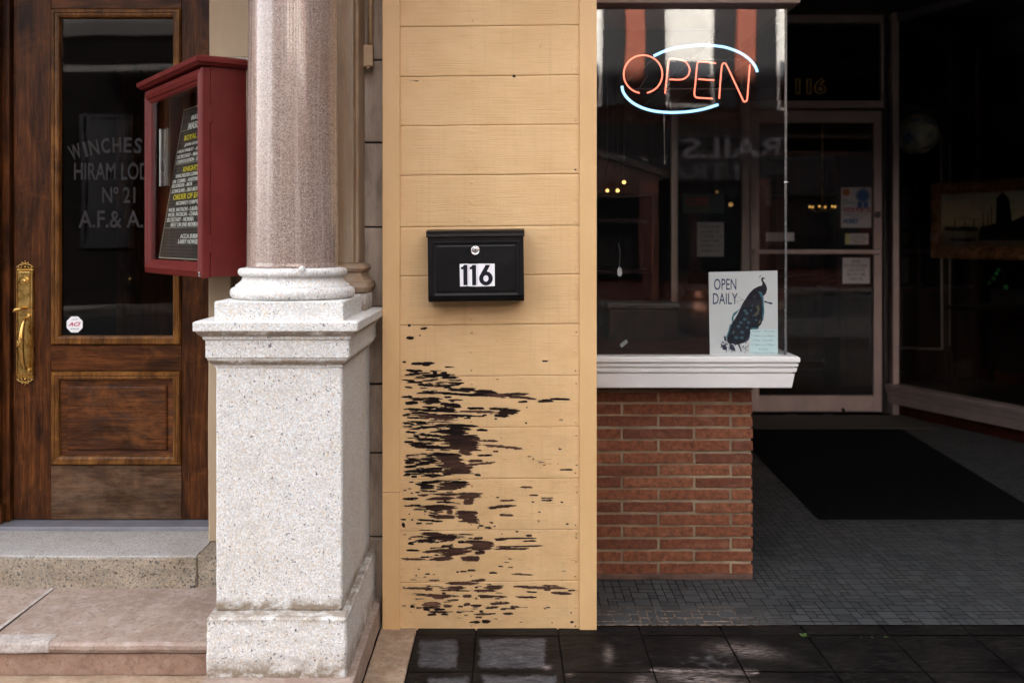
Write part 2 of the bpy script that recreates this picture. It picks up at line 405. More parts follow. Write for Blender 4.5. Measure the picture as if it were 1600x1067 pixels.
def emit(name, c, s, core=None):
    b = NB(name)
    if core:
        lw = b.n('ShaderNodeLayerWeight'); lw.inputs['Blend'].default_value = .5
        cc = b.mix(b.ramp(lw.outputs['Facing'], [(.25, 0), (.8, 1)]), core, c)
    else: cc = (*c, 1)
    return b.fin((0.02, 0.02, 0.02), .4, emis=cc, es=s)
NEON_R = emit('red_neon', (1.0, .035, .015), 0.18, (1.0, .26, .16))
NEON_B = emit('blue_neon', (.08, .42, 1.0), 0.15, (.50, .82, 1.0))
BULB = emit('warm_bulb', (1.0, .50, .16), .22)
BULB_R = emit('red_lamp', (1.0, .03, .04), .04)

# yellow painted boards with the paint lost where "peel" > 0
b = NB('peeling_yellow_paint'); v = b.map()
pe = b.attr('peel'); tone = b.attr('tone'); lowz = b.attr('age')
fine = b.noise(b.map((9, 1, 230)), 1.6, 5, .62, .25)
d = b.math('ADD', pe, b.math('MULTIPLY_ADD', fine, 6.0, -2.9))
bare = b.ramp(b.math('MULTIPLY_ADD', d, .25, .5), [(.47, 0), (.53, 1)])
brush2 = 0
rim = b.ramp(b.math('MULTIPLY_ADD', d, .25, .5), [(.38, 0), (.45, .75), (.50, .75), (.56, 0)])
n = b.noise(b.map((1, 1, 1.5)), 4, 5, .6)
y1 = b.mix(b.ramp(n, [(.35, 0), (.7, 1)]), (.625, .405, .195), (.70, .475, .248))
brush = b.noise(b.map((3, 1, 130)), 2.2, 4, .65)
y1 = b.mix(b.math('MULTIPLY', b.ramp(brush, [(.30, 1), (.46, 0)]), .26), y1, (.34, .20, .08))
cr = b.noise(b.map((5, 1, 150), loc=(3, 0, 8)), 2.6, 4, .7)
crack = b.math('MULTIPLY', b.ramp(cr, [(.33, 1), (.36, 0)]), lowz)
y1 = b.mix(crack, y1, (.13, .07, .035))
drip = b.noise(b.map((40, 1, 1.2), loc=(2, 0, 5)), 1.5, 5, .65)
y1 = b.mix(b.ramp(drip, [(.52, 0), (.72, .22)]), y1, (.42, .27, .14))
spk = b.noise(b.map((1, 1, 1), loc=(4, 0, 4)), 95, 3, .6)
y1 = b.mix(b.ramp(spk, [(.24, .7), (.28, 0)]), y1, (.22, .13, .06))
dirtn = b.noise(b.map((2, 1, 3), loc=(7, 0, 2)), 5, 6, .65)
y1 = b.mix(b.math('MULTIPLY', b.ramp(dirtn, [(.45, 0), (.75, .35)]), lowz), y1, (.40, .27, .13))
grain = b.noise(b.map((5, 1, 90), loc=(0, 0, 3)), 2.4, 6, .7)
wd = b.mix(tone, (.013, .009, .009), (.16, .080, .054))
wd = b.mix(b.ramp(grain, [(.35, .75), (.6, 0)]), wd, (.006, .004, .004))
wd = b.mix(b.math('MULTIPLY', b.ramp(grain, [(.58, 0), (.72, .5)]), tone), wd, (.24, .15, .125))
cc = b.mix(b.math('MULTIPLY', rim, .6), y1, (.74, .58, .38)); cc = b.mix(bare, cc, wd)
h = b.math('MULTIPLY_ADD', bare, -1.0, b.math('MULTIPLY', b.ramp(brush, [(.25, 0), (.6, 1)]), .55))
h = b.math('ADD', h, b.math('MULTIPLY', rim, .35)); h = b.math('SUBTRACT', h, b.math('MULTIPLY', crack, .6))
YELLOW = b.fin(cc, b.math('MULTIPLY_ADD', bare, .4, .42), 0.0, b.bump(h, .8, .0016), None, None, b.math('MULTIPLY_ADD', bare, -.33, .38))
b = NB('yellow_trim_paint'); n = b.noise(b.map((1, 1, .5)), 5, 5, .6); f = b.noise(b.map((60, 8, 4)), 3, 4, .6); sp = b.noise(b.map((1, 1, .5)), 75, 4, .6)
c = b.mix(b.ramp(n, [(.35, 0), (.7, 1)]), (.60, .38, .177), (.67, .44, .215))
c = b.mix(b.ramp(sp, [(.24, .8), (.29, 0)]), c, (.16, .09, .05))
drp = b.noise(b.map((70, 8, 1.2)), 1.5, 5, .65)
c = b.mix(b.ramp(drp, [(.54, 0), (.74, .15)]), c, (.40, .25, .12))
YTRIM = b.fin(c, .42, 0.0, b.bump(f, .25, .0012))
# bricks
def brickmat(name, c1, c2, c3):
    b = NB(name); r = b.attr('rnd'); v = b.map()
    n = b.noise(v, 45, 6, .65); n2 = b.noise(b.map((1, 1, 2)), 9, 4)
    c = b.ramp(r, [(0, c1), (.5, c2), (1, c3)])
    c = b.mix(b.ramp(n, [(.40, 0), (.62, .75)]), c, tuple(x * .5 for x in c1))
    c = b.mix(b.ramp(n2, [(.55, 0), (.75, .3)]), c, (.42, .22, .15))
    sp = b.noise(v, 120, 3); c = b.mix(b.ramp(sp, [(.68, 0), (.74, .5)]), c, (.5, .36, .30))
    return b.fin(c, .85, 0.0, b.bump(b.math('ADD', n, b.math('MULTIPLY', sp, .5)), .9, .004))
BRICK = brickmat('roman_brick', (.13, .039, .017), (.20, .061, .025), (.26, .092, .040))
b = NB('tan_mortar'); n = b.noise(b.map(), 60, 5); n2 = b.noise(b.map(), 6, 4)
MORTAR = b.fin(b.mix(b.ramp(n2, [(.4, 0), (.7, 1)]), (.19, .145, .095), (.34, .275, .18)), .9, 0.0, b.bump(n, .6, .003))
BRICK_FAR = None
b = NB('sunlit_red_brick_wall'); bt = b.n('ShaderNodeTexBrick'); sepx = b.n('ShaderNodeSeparateXYZ'); b.set(sepx, 0, b.map()); cmb = b.n('ShaderNodeCombineXYZ'); b.set(cmb, 0, sepx.outputs[0]); b.set(cmb, 1, sepx.outputs[2])
b.set(bt, 'Vector', cmb.outputs[0]); b.set(bt, 'Scale', 1.0); b.set(bt, 'Color1', (.36, .085, .045, 1)); b.set(bt, 'Color2', (.28, .06, .035, 1)); b.set(bt, 'Mortar', (.35, .25, .2, 1))
b.set(bt, 'Brick Width', .22); b.set(bt, 'Row Height', .075); b.set(bt, 'Mortar Size', .005)
BRICK_FAR = b.fin(bt.outputs[0], .85)
# floor tiles, slabs, road
b = NB('slate_grey_tile'); r = b.attr('rnd'); n = b.noise(b.map(), 3, 6, .65); f = b.noise(b.map(), 120, 4)
c = b.mix(r, (.035, .038, .040), (.059, .063, .066)); c = b.mix(b.ramp(n, [(.4, 0), (.75, .5)]), c, (.085, .082, .08))
TILE = b.fin(c, b.math('MULTIPLY_ADD', f, .3, .45), 0.0, b.bump(f, .3, .001), None, None, .22)
b = NB('tile_grout'); gx = b.attr('lime'); n = b.noise(b.map(), 60, 4)
TGROUT = b.fin(b.mix(b.math('MULTIPLY', gx, b.ramp(n, [(.35, .0), (.65, 1)])), (.0025, .002, .002), (.34, .24, .17)), .95, spec=.0)
b = NB('wet_black_slate'); dry = b.attr('dry'); n = b.noise(b.map((1, 2.2, 1)), 14, 8, .68, .6); f = b.noise(b.map(), 160, 4); n2 = b.noise(b.map(), 5, 6, .6)
n7 = b.noise(b.map(loc=(3, 7, 1)), 28, 6, .7)
dd = b.math('ADD', dry, b.math('MULTIPLY_ADD', n7, 1.5, -.80))
k = b.math('MULTIPLY', b.ramp(dd, [(.30, 0), (.62, 1)]), b.ramp(dry, [(.05, 0), (.25, 1)]))
wet = b.mix(b.ramp(n2, [(.35, 0), (.7, 1)]), (.0045, .004, .004), (.014, .012, .011))
dr = b.mix(b.ramp(n, [(.35, 0), (.65, 1)]), (.035, .033, .035), (.13, .125, .13))
n8 = b.noise(b.map((1, 2.5, 1), loc=(1, 2, 1)), 55, 6, .75)
dr = b.mix(b.ramp(n8, [(.40, 0), (.60, .8)]), dr, (.045, .042, .043))
c = b.mix(k, wet, dr)
c = b.mix(b.ramp(b.noise(b.map(), 75, 2, .5), [(.80, 0), (.83, .8)]), c, (.5, .48, .46))
veins = b.noise(b.map((1, 3.5, 1), loc=(2, 9, 1)), 17, 7, .75, 1.2)
c = b.mix(b.ramp(veins, [(.52, 0), (.70, .5)]), c, (.045, .040, .038))
salt = b.attr('salt'); sn = b.noise(b.map((1, 6, 1)), 26, 5, .7)
c = b.mix(b.math('MULTIPLY', salt, b.ramp(sn, [(.42, 0), (.62, 1)])), c, (.38, .31, .28))
SLATE = b.fin(c, b.mix(k, (.55, .55, .55), (.85, .85, .85)), 0.0, b.bump(b.math('ADD', n, b.math('MULTIPLY', f, .2)), .8, .005), None, None, .07)
ASPHALT = simple('asphalt', (.04, .04, .041), .85, 0, .2, 3, .5, 200)
PAVE_FAR = simple('concrete_pavement', (.07, .065, .06), .85, 0, .1, 2, .3, 80)
THRESH = simple('threshold_stone', (.06, .055, .047), .7, 0, .25, 14, .4, 90)
LEADGREY = simple('lead_grey_metal', (.22, .22, .25), .5, .3, .15, 10, .1)

# ------------------------------------------------------------------ ground
YP = 3.66            # face of the yellow panel
def grid(x0, x1, y0, y1, nx, ny, fz=None):
    bm = bmesh.new(); vs = []
    for j in range(ny + 1):
        row = []
        for i in range(nx + 1):
            x = x0 + (x1 - x0) * i / nx; y = y0 + (y1 - y0) * j / ny
            row.append(bm.verts.new((x, y, fz(x, y) if fz else 0)))
        vs.append(row)
    for j in range(ny):
        for i in range(nx):
            bm.faces.new((vs[j][i], vs[j][i + 1], vs[j + 1][i + 1], vs[j + 1][i]))
    return bm
# earth sheet and road
part('ground', box(-200, 200, -200, 200, -.6, -.2), ASPHALT, kind='structure', label='dark ground under the whole street')
part('road', box(-60, 60, -12.2, -1.6, -.2, -.13), ASPHALT, kind='structure', label='asphalt road between the two pavements')
part('far_pavement', box(-60, 60, -14.2, -12.2, -.2, 0), PAVE_FAR, kind='structure', label='concrete pavement on the far side of the road')
part('near_pavement', box(-60, 60, -1.6, 2.0, -.2, 0), PAVE_FAR, kind='structure', label='concrete pavement on the near side of the road')
part('pavement_bed', box(-6, 8, 2.0, 3.70, -.2, -.012), simple('dark_joint_sand', (.008, .007, .006), .95), kind='structure', label='dark bedding under the pavement slabs')
# black slate slabs with dry patches
patches = [(655, 714, 1000, 1043), (750, 852, 997, 1042), (668, 730, 1058, 1085), (755, 868, 1055, 1090), (1150, 1200, 1010, 1030)]
def dryness(x, y):
    py = CY + EYE / y * F; px = CX + x / y * F; d = 0
    for a, b_, c_, e in patches[:4]:
        q = min((px - a) / 9, (b_ - px) / 9, (py - c_) / 6, (e - py) / 6)
        d = max(d, max(0, min(1, .5 + q * .5)))
    sx = math.exp(-((px - 1105) / 70) ** 2) * math.exp(-((py - 1030) / 26) ** 2)
    return max(d, .42 * sx)
def saltiness(x, y):
    py = CY + EYE / y * F; px = CX + x / y * F; s = 0
    s = max(s, math.exp(-((py - 1047 - (px - 1020) * .02) / 3.2) ** 2) * (1 if 1018 < px < 1185 else 0))
    s = max(s, .7 * math.exp(-((py - 1012 - (px - 1130) * .12) / 9) ** 2 - ((px - 1165) / 45) ** 2))
    s = max(s, .8 * math.exp(-((py - 1060 - (px - 1080) * .1) / 8) ** 2 - ((px - 1100) / 60) ** 2))
    s = max(s, .6 * math.exp(-((py - 1022) / 12) ** 2 - ((px - 950) / 7) ** 2))
    s = max(s, .9 * math.exp(-((py - 1041) / 3) ** 2 - ((px - 854) / 6) ** 2))
    s = max(s, .8 * math.exp(-((py - 1053) / 2) ** 2 - ((px - 890) / 5) ** 2))
    s = max(s, .45 * math.exp(-((py - 1064) / 12) ** 2 - ((px - 1005) / 18) ** 2))
    return s
bms = []
xs_j = [-.332, -.115] + [.185 + .3 * k for k in range(22)]
ys_j = [3.70, 3.607, 3.303, 3.0, 2.7, 2.4, 2.1]
for a, b_ in zip(xs_j[:-1], xs_j[1:]):
    for d_, c_ in zip(ys_j[:-1], ys_j[1:]):
        fineq = c_ > 2.9 and a < 2.3
        if a > 1.2 and random.random() < 0: continue
        nx, ny = (30, 30 if d_ - c_ > .2 else 10) if fineq else (2, 2)
        g = .0025
        gb = grid(a + g, b_ - g, c_ + g, d_ - g, nx, ny)
        dz = random.uniform(-.0015, .0015); t1 = random.uniform(-.004, .004); cx_, cy_ = (a + b_) / 2, (c_ + d_) / 2
        for v in gb.verts:
            e = min(v.co.x - a, b_ - v.co.x, v.co.y - c_, d_ - v.co.y)
            v.co.z = dz + t1 * (v.co.x - cx_) + mnoise.noise(v.co * 9) * .0012 - (.0008 if e < .003 else .0)
        bms.append(gb)
bm = join(*bms)
ld = bm.verts.layers.float.new('dry'); ls = bm.verts.layers.float.new('salt')
for v in bm.verts:
    v[ld] = dryness(v.co.x, v.co.y); v[ls] = saltiness(v.co.x, v.co.y)
for f_ in bm.faces: f_.smooth = True
part('slate_pavement', bm, SLATE, kind='structure', label='black slate pavement slabs with grey dry patches')
# tan stone strip between kerb and slabs, tan ground before the steps
part('stone_paving', join(rough(box(-.468, -.336, 2.0, YP + .06, -.05, .001, .003), 2, .002, 9), rough(box(-3.5, -.937, 2.0, 3.298, -.05, -.001, .003), 4, .003, 6),
     box(-.935, -.475, 2.0, 2.98, -.05, 0)), SAND_TAN, kind='structure', label='tan sandstone paving before the steps')
# small tiles of the recess: squares, bars and bits packed on a 27 mm grid
u = .034; X0, X1, Y0, Y1 = .33, 5.4, 3.705, 8.15
nxc, nyc = int((X1 - X0) / u), int((Y1 - Y0) / u)
occ = np.zeros((nxc + 2, nyc + 2), bool); tiles = []
rt = random.Random(3)
for j in range(nyc):
    for i in range(nxc):
        if occ[i, j]: continue
        ch = rt.choice([(2, 2), (2, 2), (2, 1), (2, 1), (1, 2), (1, 2), (2, 2), (1, 2), (1, 1)]) if not (i % 4 == 0 and False) else (2, 2)
        for wv_, hv_ in (ch, (ch[0], 1), (1, 1)):
            if i // 8 != (i + wv_ - 1) // 8: continue
            if not occ[i:i + wv_, j:j + hv_].any(): break
        else: wv_, hv_ = 1, 1
        occ[i:i + wv_, j:j + hv_] = True
        tiles.append((i, j, wv_, hv_))
verts, faces, rnd = [], [], []
for i, j, a, b_ in tiles:
    x0, y0 = X0 + i * u, Y0 + j * u; x1, y1 = x0 + a * u, y0 + b_ * u
    if x1 < 1.02 and y0 > 4.24: continue
    g = .0015; h = .0036; e = .0006; z = rt.uniform(-.0002, .0002)
    k = len(verts)
    verts += [(x0 + g, y0 + h, z - .0012), (x1 - g, y0 + h, z - .0012), (x1 - g, y1 - h, z - .0012), (x0 + g, y1 - h, z - .0012),
              (x0 + g + e, y0 + h + e, z), (x1 - g - e, y0 + h + e, z), (x1 - g - e, y1 - h - e, z), (x0 + g + e, y1 - h - e, z)]
    faces += [(k + 4, k + 5, k + 6, k + 7)] + [(k + q, k + (q + 1) % 4, k + 4 + (q + 1) % 4, k + 4 + q) for q in range(4)]
    rnd += [rt.random()] * 8
me = bpy.data.meshes.new('tile_floor'); me.from_pydata(verts, [], faces); me.materials.append(TILE)
at = me.attributes.new('rnd', 'FLOAT', 'POINT'); at.data.foreach_set('value', rnd)
o = bpy.data.objects.new('tile_floor', me); col.objects.link(o); o['kind'] = 'structure'; o['label'] = 'small dark grey tiles of the shop entrance recess'
bm = grid(.33, 5.4, 3.702, 8.2, 160, 80, lambda x, y: -.0009)
ll = bm.verts.layers.float.new('lime')
for v in bm.verts:
    v[ll] = max(0, min(1, (3.93 - v.co.y) / .12)) * max(0, min(1, (1.08 - v.co.x) / .25))
part('tile_bed', bm, TGROUT, kind='structure', label='grout under the small floor tiles')
part('tile_edge', box(.33, 5.4, 3.694, 3.703, -.1, -.002), TGROUT, kind='structure', label='edge of the tiled floor')
part('threshold_strip', box(1.16, 3.25, 7.52, 8.10, -.02, .004, .002), THRESH, kind='structure', label='grey stone strip before the shop door')

# ------------------------------------------------------------------ steps on the left
sx0, sx1 = -3.5, -.935
def nosed_step(x0, x1, yf, yb, z0, z1):
    prof = [(yf, z0), (yf, z1 - .040), (yf - .006, z1 - .038), (yf - .016, z1 - .034), (yf - .024, z1 - .022), (yf - .024, z1 - .010), (yf - .016, z1 - .001), (yf - .004, z1), (yb, z1 + .004), (yb, z0)]
    bm = bmesh.new(); N = 60
    rings = [[bm.verts.new((x0 + (x1 - x0) * i / N, y, z)) for y, z in prof] for i in range(N + 1)]
    for i in range(N):
        for k in range(len(prof)):
            k2 = (k + 1) % len(prof); bm.faces.new((rings[i][k], rings[i + 1][k], rings[i + 1][k2], rings[i][k2]))
    bm.faces.new(rings[0]); bm.faces.new(rings[-1][::-1])
    bmesh.ops.recalc_face_normals(bm, faces=bm.faces[:])
    for v in bm.verts:
        v.co += Vector((0, mnoise.noise(v.co * 12) * .002, mnoise.noise(v.co * 7 + Vector((3, 3, 3))) * .002))
    return bm
t = thing('sandstone_step', 'brown sandstone lower step with rounded nosing and whitish mortar patch', 'step', (-1.8, 3.4, 0))
jx = -1.722
s1 = nosed_step(jx + .012, sx1, 3.285, 3.80, 0, .112); part('tread_slab', s1, SAND_BROWN, t)
part('tread_slab', nosed_step(sx0, jx - .001, 3.285, 3.80, 0, .111), SAND_BROWN, t)
# the diagonal joint and the mortar patch at the nosing
mj = bmesh.new(); q = [W(84, 923, 3.77), W(0, 978, 3.5)]
pa = [(-1.723, 3.765), (-1.709, 3.765), (-1.712, 3.33), (-1.726, 3.33)]
vs = [mj.verts.new((x, y, .1185)) for x, y in pa]; mj.faces.new(vs[::-1]); bmesh.ops.recalc_face_normals(mj, faces=mj.faces[:])
part('mortar_joint', mj, MORTAR_PALE, t)
part('mortar_patch', rough(box(-1.95, -1.50, 3.2575, 3.335, .078, .1155, .008, 2), 2, .004, 25), MORTAR_PALE, t)
part('riser', rough(box(sx0, sx1 - .001, 3.277, 3.30, 0, .070, .002), 3, .002, 14), SAND_RISER, t)
t = thing('granite_step', 'grey speckled granite upper step under the wooden door', 'step', (-1.8, 3.9, .1))
g1 = rough(box(sx0, -1.1765, 3.770, 4.25, .104, .236, .003, 2), 4, .003, 12); part('tread_block', g1, G_TOP, t)
g2 = rough(box(sx0, -1.178, 3.762, 3.772, .104, .228, .003), 5, .006, 12); part('riser', g2, G_RISER, t, label='stained brown riser face of the granite step')
part('end_block', rough(box(-1.175, -1.10, 3.772, 3.95, .104, .236, .004), 2, .003, 20), G_RISER, t)
part('door_threshold', box(-3.0, -1.175, 4.09, 4.30, .236, .252, .002), LEADGREY, cat='threshold', label='grey metal threshold strip under the wooden door')

# ------------------------------------------------------------------ wooden door (leaf at Y = DY)
DY = 4.19; Bz = .256
def dx(px): return WX(px, DY)
def dz(py): return WZ(py, DY)
d_ = thing('wooden_door', 'brown stained oak door with tall dark window and brass pull handle', 'door', (dx(170), DY, Bz))
TOPZ = 2.62
def stile(x0, x1, z0, z1, y=DY): return box(x0, x1, y, y + .045, z0, z1, .0015)
part('stile', stile(dx(21), dx(79.5), Bz, TOPZ), OAK_V, d_); part('stile', stile(dx(284), dx(326), Bz, TOPZ), OAK_V, d_)
part('top_rail', stile(dx(79.8), dx(283.7), dz(14), TOPZ), OAK_H, d_)
part('middle_rail', stile(dx(79.8), dx(283.7), dz(579), dz(539.5)), OAK_H, d_)
part('bottom_rail', box(dx(79.8), dx(283.7), DY - .002, DY + .045, Bz, dz(727), .0015), OAK_W, d_, label='greyish weathered bottom rail')
mp = [(0, DY - .004), (.006, DY - .013), (.016, DY - .013), (.020, DY - .008), (.026, DY - .009), (.034, DY - .004), (.038, DY + .010), (.038, DY + .018), (0, DY + .018)]
part('window_moulding', moulding(dx(80), dx(283.5), dz(538.5), dz(14.5), mp), OAK_M, d_)
part('panel_moulding', moulding(dx(80), dx(283.5), dz(726), dz(580), mp), OAK_M, d_)
px0, px1, pz0, pz1 = dx(92), dx(272), dz(715), dz(591)
pb = bmesh.new()
rr_ = []
for ins, y in ((0, DY + .006), (.030, DY + .011), (.034, DY + .003), (.040, DY + .001)):
    rr_.append([pb.verts.new(p) for p in ((px0 + ins, y, pz0 + ins), (px1 - ins, y, pz0 + ins), (px1 - ins, y, pz1 - ins), (px0 + ins, y, pz1 - ins))])
for k in range(3):
    for i in range(4): pb.faces.new((rr_[k][i], rr_[k][(i + 1) % 4], rr_[k + 1][(i + 1) % 4], rr_[k + 1][i]))
pb.faces.new(rr_[3]); bmesh.ops.recalc_face_normals(pb, faces=pb.faces[:])
part('raised_panel', pb, OAK_P, d_)
gp = part('glass_pane', box(dx(92), dx(274), DY + .018, DY + .024, dz(527), dz(26)), GLASS_L, d_)
gy = DY + .0175
def arc_text(body, cx, base, rad, h, wd_, y):
    """letters set on a rising arc"""
    out = []; ws = [{'W': 1.35, 'I': .35, 'N': 1.05, 'E': .85, 'S': .85}.get(c3, .95) for c3 in body]; gap = .24
    tot = sum(ws) + gap * (len(body) - 1); pos = 0; sc3 = wd_ / tot
    for ch, w3 in zip(body, ws):
        a = (pos + w3 / 2 - tot / 2) * sc3 / rad; pos += w3 + gap; lw_ = w3 * sc3
        tb = text(ch, -lw_ / 2, lw_ / 2, 0, h, 0, .0004, .02)
        tb = xf(tb, Matrix.Translation((cx + rad * math.sin(a), y, base + rad * (math.cos(a) - 1))) @ Matrix.Rotation(a, 4, 'Y'))
        out.append(tb)
    return join(*out)
cxl = dx(186)
let = join(arc_text('WINCHESTER', cxl + .004, dz(238), .62, .064, .43, gy),
           text('HIRAM LODGE', dx(113), dx(259), dz(281), dz(254), gy, .0004, .012),
           text('Nº 21', dx(157), dx(209), dz(317), dz(292), gy, .0004, .012),
           text('A.F.& A.M.', dx(120), dx(252), dz(356), dz(329), gy, .0004, .012))
part('window_lettering', let, GLASSPAINT, d_, label='faded grey lettering WINCHESTER HIRAM LODGE No 21 on the glass')
# sticker
cx_, cz_, rr0 = dx(114), dz(507.5), .0365
st = part('window_sticker', prism([(cx_ + rr0 * math.cos(R(22.5 + 45 * k)), cz_ + rr0 * math.sin(R(22.5 + 45 * k))) for k in range(8)], gy - .0012, gy - .0006), WHITE_STICK, cat='sticker', label='small white octagonal sticker with red letters on the door glass')
part('sticker_logo', text('ACI', cx_ - .026, cx_ + .025, cz_ - .007, cz_ + .010, gy - .0014, .0003, .03, False, .3), CRIMSON, st)
for q_ in (text('ALARM BY', cx_ - .014, cx_ + .014, cz_ + .019, cz_ + .0235, gy - .0014, .0003), text('540 662 1640', cx_ - .018, cx_ + .018, cz_ - .021, cz_ - .016, gy - .0014, .0003)): part('small_print', q_, BLACK_INK, st)
# brass handle set
hx0, hx1, hz0, hz1 = dx(27), dx(54), dz(588), dz(421)
hd = part('door_handle', join(box(hx0, hx1, DY - .010, DY, hz0, hz1, .003, 2), box(hx0 + .010, hx1 - .014, DY - .014, DY - .009, hz0 + .012, hz1 - .010, .002, 2),
     moulding(hx0 + .001, hx1 - .001, hz0 + .002, hz1 - .002, [(0, DY - .010), (.002, DY - .014), (.005, DY - .014), (.007, DY - .010)])), BRASS, d_, label='long ornate brass handle plate')
def ornament(cx, z0, sgn):
    o_ = [box(cx - .037, cx + .037, DY - .013, DY, min(z0, z0 + sgn * .005), max(z0, z0 + sgn * .005), .0015)]
    for s in (-1, 1):
        for (ux, uz, ur, k0) in ((.018, .012, .010, 0), (.029, .008, .006, 1), (.009, .022, .006, 0)):
            pts = []
            for k in range(16):
                a = k / 15 * 5.2; r0 = ur * (1 - k / 22)
                pts.append((cx + s * (ux + r0 * math.cos(a)), DY - .009, z0 + sgn * (uz + r0 * math.sin(a))))
            o_.append(tube(pts, .0022, 6))
    for (ux, uz, rr1) in ((0, .010, .006), (0, .024, .005), (0, .034, .003), (-.012, .029, .0028), (.012, .029, .0028)):
        sp_ = bmesh.new(); bmesh.ops.create_uvsphere(sp_, u_segments=10, v_segments=6, radius=rr1, matrix=Matrix.Translation((cx + ux, DY - .007, z0 + sgn * uz))); o_.append(sp_)
    return join(*o_)
hcx = (hx0 + hx1) / 2
part('ornament', ornament(hcx, hz1, 1), BRASS, hd); part('ornament', ornament(hcx, hz0, -1), BRASS, hd)
kz = dz(439)
part('lock_cylinder', join(lathe([(.0195, DY - .014), (.0195, DY - .018), (.017, DY - .020), (.016, DY - .018), (.0155, DY - .018)], dx(40), 0, 32, 'Y', kz),
     lathe([(.010, DY - .017), (.010, DY - .023), (.008, DY - .024)], dx(40), 0, 24, 'Y', kz - .002), box(dx(40) - .0012, dx(40) + .0012, DY - .0250, DY - .023, kz - .007, kz + .003)), BRASS, hd, smooth=False)
# thumb latch
part('thumb_latch', join(tube([(dx(45), DY - .01, dz(481)), (dx(40), DY - .030, dz(481)), (dx(33), DY - .045, dz(483)), (dx(28), DY - .050, dz(486))], [.006, .007, .010, .004], 10)), BRASS, hd)
gpts = []; gr = []
for k in range(15):
    t_ = k / 14
    z = dz(494) + (dz(578) - dz(494)) * t_
    out_ = math.sin(math.pi * min(1, max(0, t_))) ** .35 * .042
    xx = dx(46) - math.sin(math.pi * t_) ** .5 * .010
    gpts.append((xx, DY - .012 - out_, z)); gr.append(.007 + .006 * math.sin(math.pi * t_) ** 1.5)
part('pull_grip', join(tube(gpts, gr, 14), lathe([(.011, DY - .012), (.011, DY - .02), (.006, DY - .024)], dx(46), 0, 20, 'Y', dz(494)), lathe([(.011, DY - .012), (.011, DY - .02), (.006, DY - .024)], dx(46), 0, 20, 'Y', dz(578)),
     tube([(dx(38), DY - .066, dz(526)), (dx(42), DY - .070, dz(536)), (dx(46), DY - .062, dz(545))], .002, 6), tube([(dx(46), DY - .062, dz(526)), (dx(41), DY - .070, dz(536)), (dx(37), DY - .064, dz(545))], .002, 6)), BRASS, hd)
# door frame
fr = thing('door_frame', 'dark oak frame post left of the wooden door', 'door frame', (-2.3, DY - .05, .25))
part('post', join(box(-2.45, dx(8), DY - .06, DY + .05, .33, 2.75, .003), box(dx(8) - .002, dx(19), DY - .022, DY + .05, .25, 2.75, .002)), OAK_V, fr)
part('right_post', box(dx(326) + .0015, -1.1865, DY - .015, DY + .05, .253, 2.75, .002), OAK_V, fr)
part('plinth_block', box(-2.46, dx(14), DY - .068, DY + .04, .253, .329, .003), OAK_V, fr)
part('head', box(dx(19), -1.17, DY - .03, DY + .05, TOPZ + .004, 2.75, .003), OAK_H, fr)
# dim hall behind the door
hall = thing('hall_room', 'dim brown hall seen through the wooden door glass', 'room', (-1.7, 6.2, .25), kind='structure')
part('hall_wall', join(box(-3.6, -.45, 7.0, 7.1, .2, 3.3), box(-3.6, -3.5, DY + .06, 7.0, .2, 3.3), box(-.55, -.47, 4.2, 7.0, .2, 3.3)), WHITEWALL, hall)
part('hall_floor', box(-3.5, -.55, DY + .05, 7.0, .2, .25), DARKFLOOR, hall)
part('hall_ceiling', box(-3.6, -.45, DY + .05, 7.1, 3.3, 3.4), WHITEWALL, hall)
inn = thing('inner_door', 'second brown door with round knob inside the hall', 'door', (-1.9, 5.4, .25))
part('door_panel', join(box(-2.12, -1.22, 5.40, 5.44, .25, 2.4, .002), box(-2.08, -1.98, 5.39, 5.401, .3, 2.35, .002), box(-1.42, -1.26, 5.39, 5.401, .3, 2.35, .002)), OAK_V, inn)
part('door_knob', lathe([(.012, 5.39), (.010, 5.37), (.026, 5.36), (.032, 5.345), (.024, 5.33), (.008, 5.327)], WX(203, 5.36), 0, 24, 'Y', WZ(438, 5.36)), BRASS, inn, smooth=True)
# side wall pieces of the left building around the door
jb = thing('stone_jamb', 'tan tooled stone door jamb between oak door and granite column', 'wall', (-1.1, 3.95, .236))
jz = WZ(92, 3.93)
part('upper_block', rough(box(-1.178, -.86, 3.93, 4.3, jz + .004, 3.3, .004), 3, .002, 7), TOOLED, jb)
part('lower_block', rough(box(-1.185, -1.095, 3.942, 4.3, .236, jz - .014, .004), 3, .003, 7), TOOLED, jb)
part('lower_block', rough(box(-1.093, -.86, 3.99, 4.3, .236, jz - .014, .004), 2, .003, 7), PILSTONE, jb)
part('ledge', rough(box(-1.19, -.86, 3.915, 4.3, jz - .013, jz + .002, .002), 3, .003, 20), MORTAR_PALE, jb)

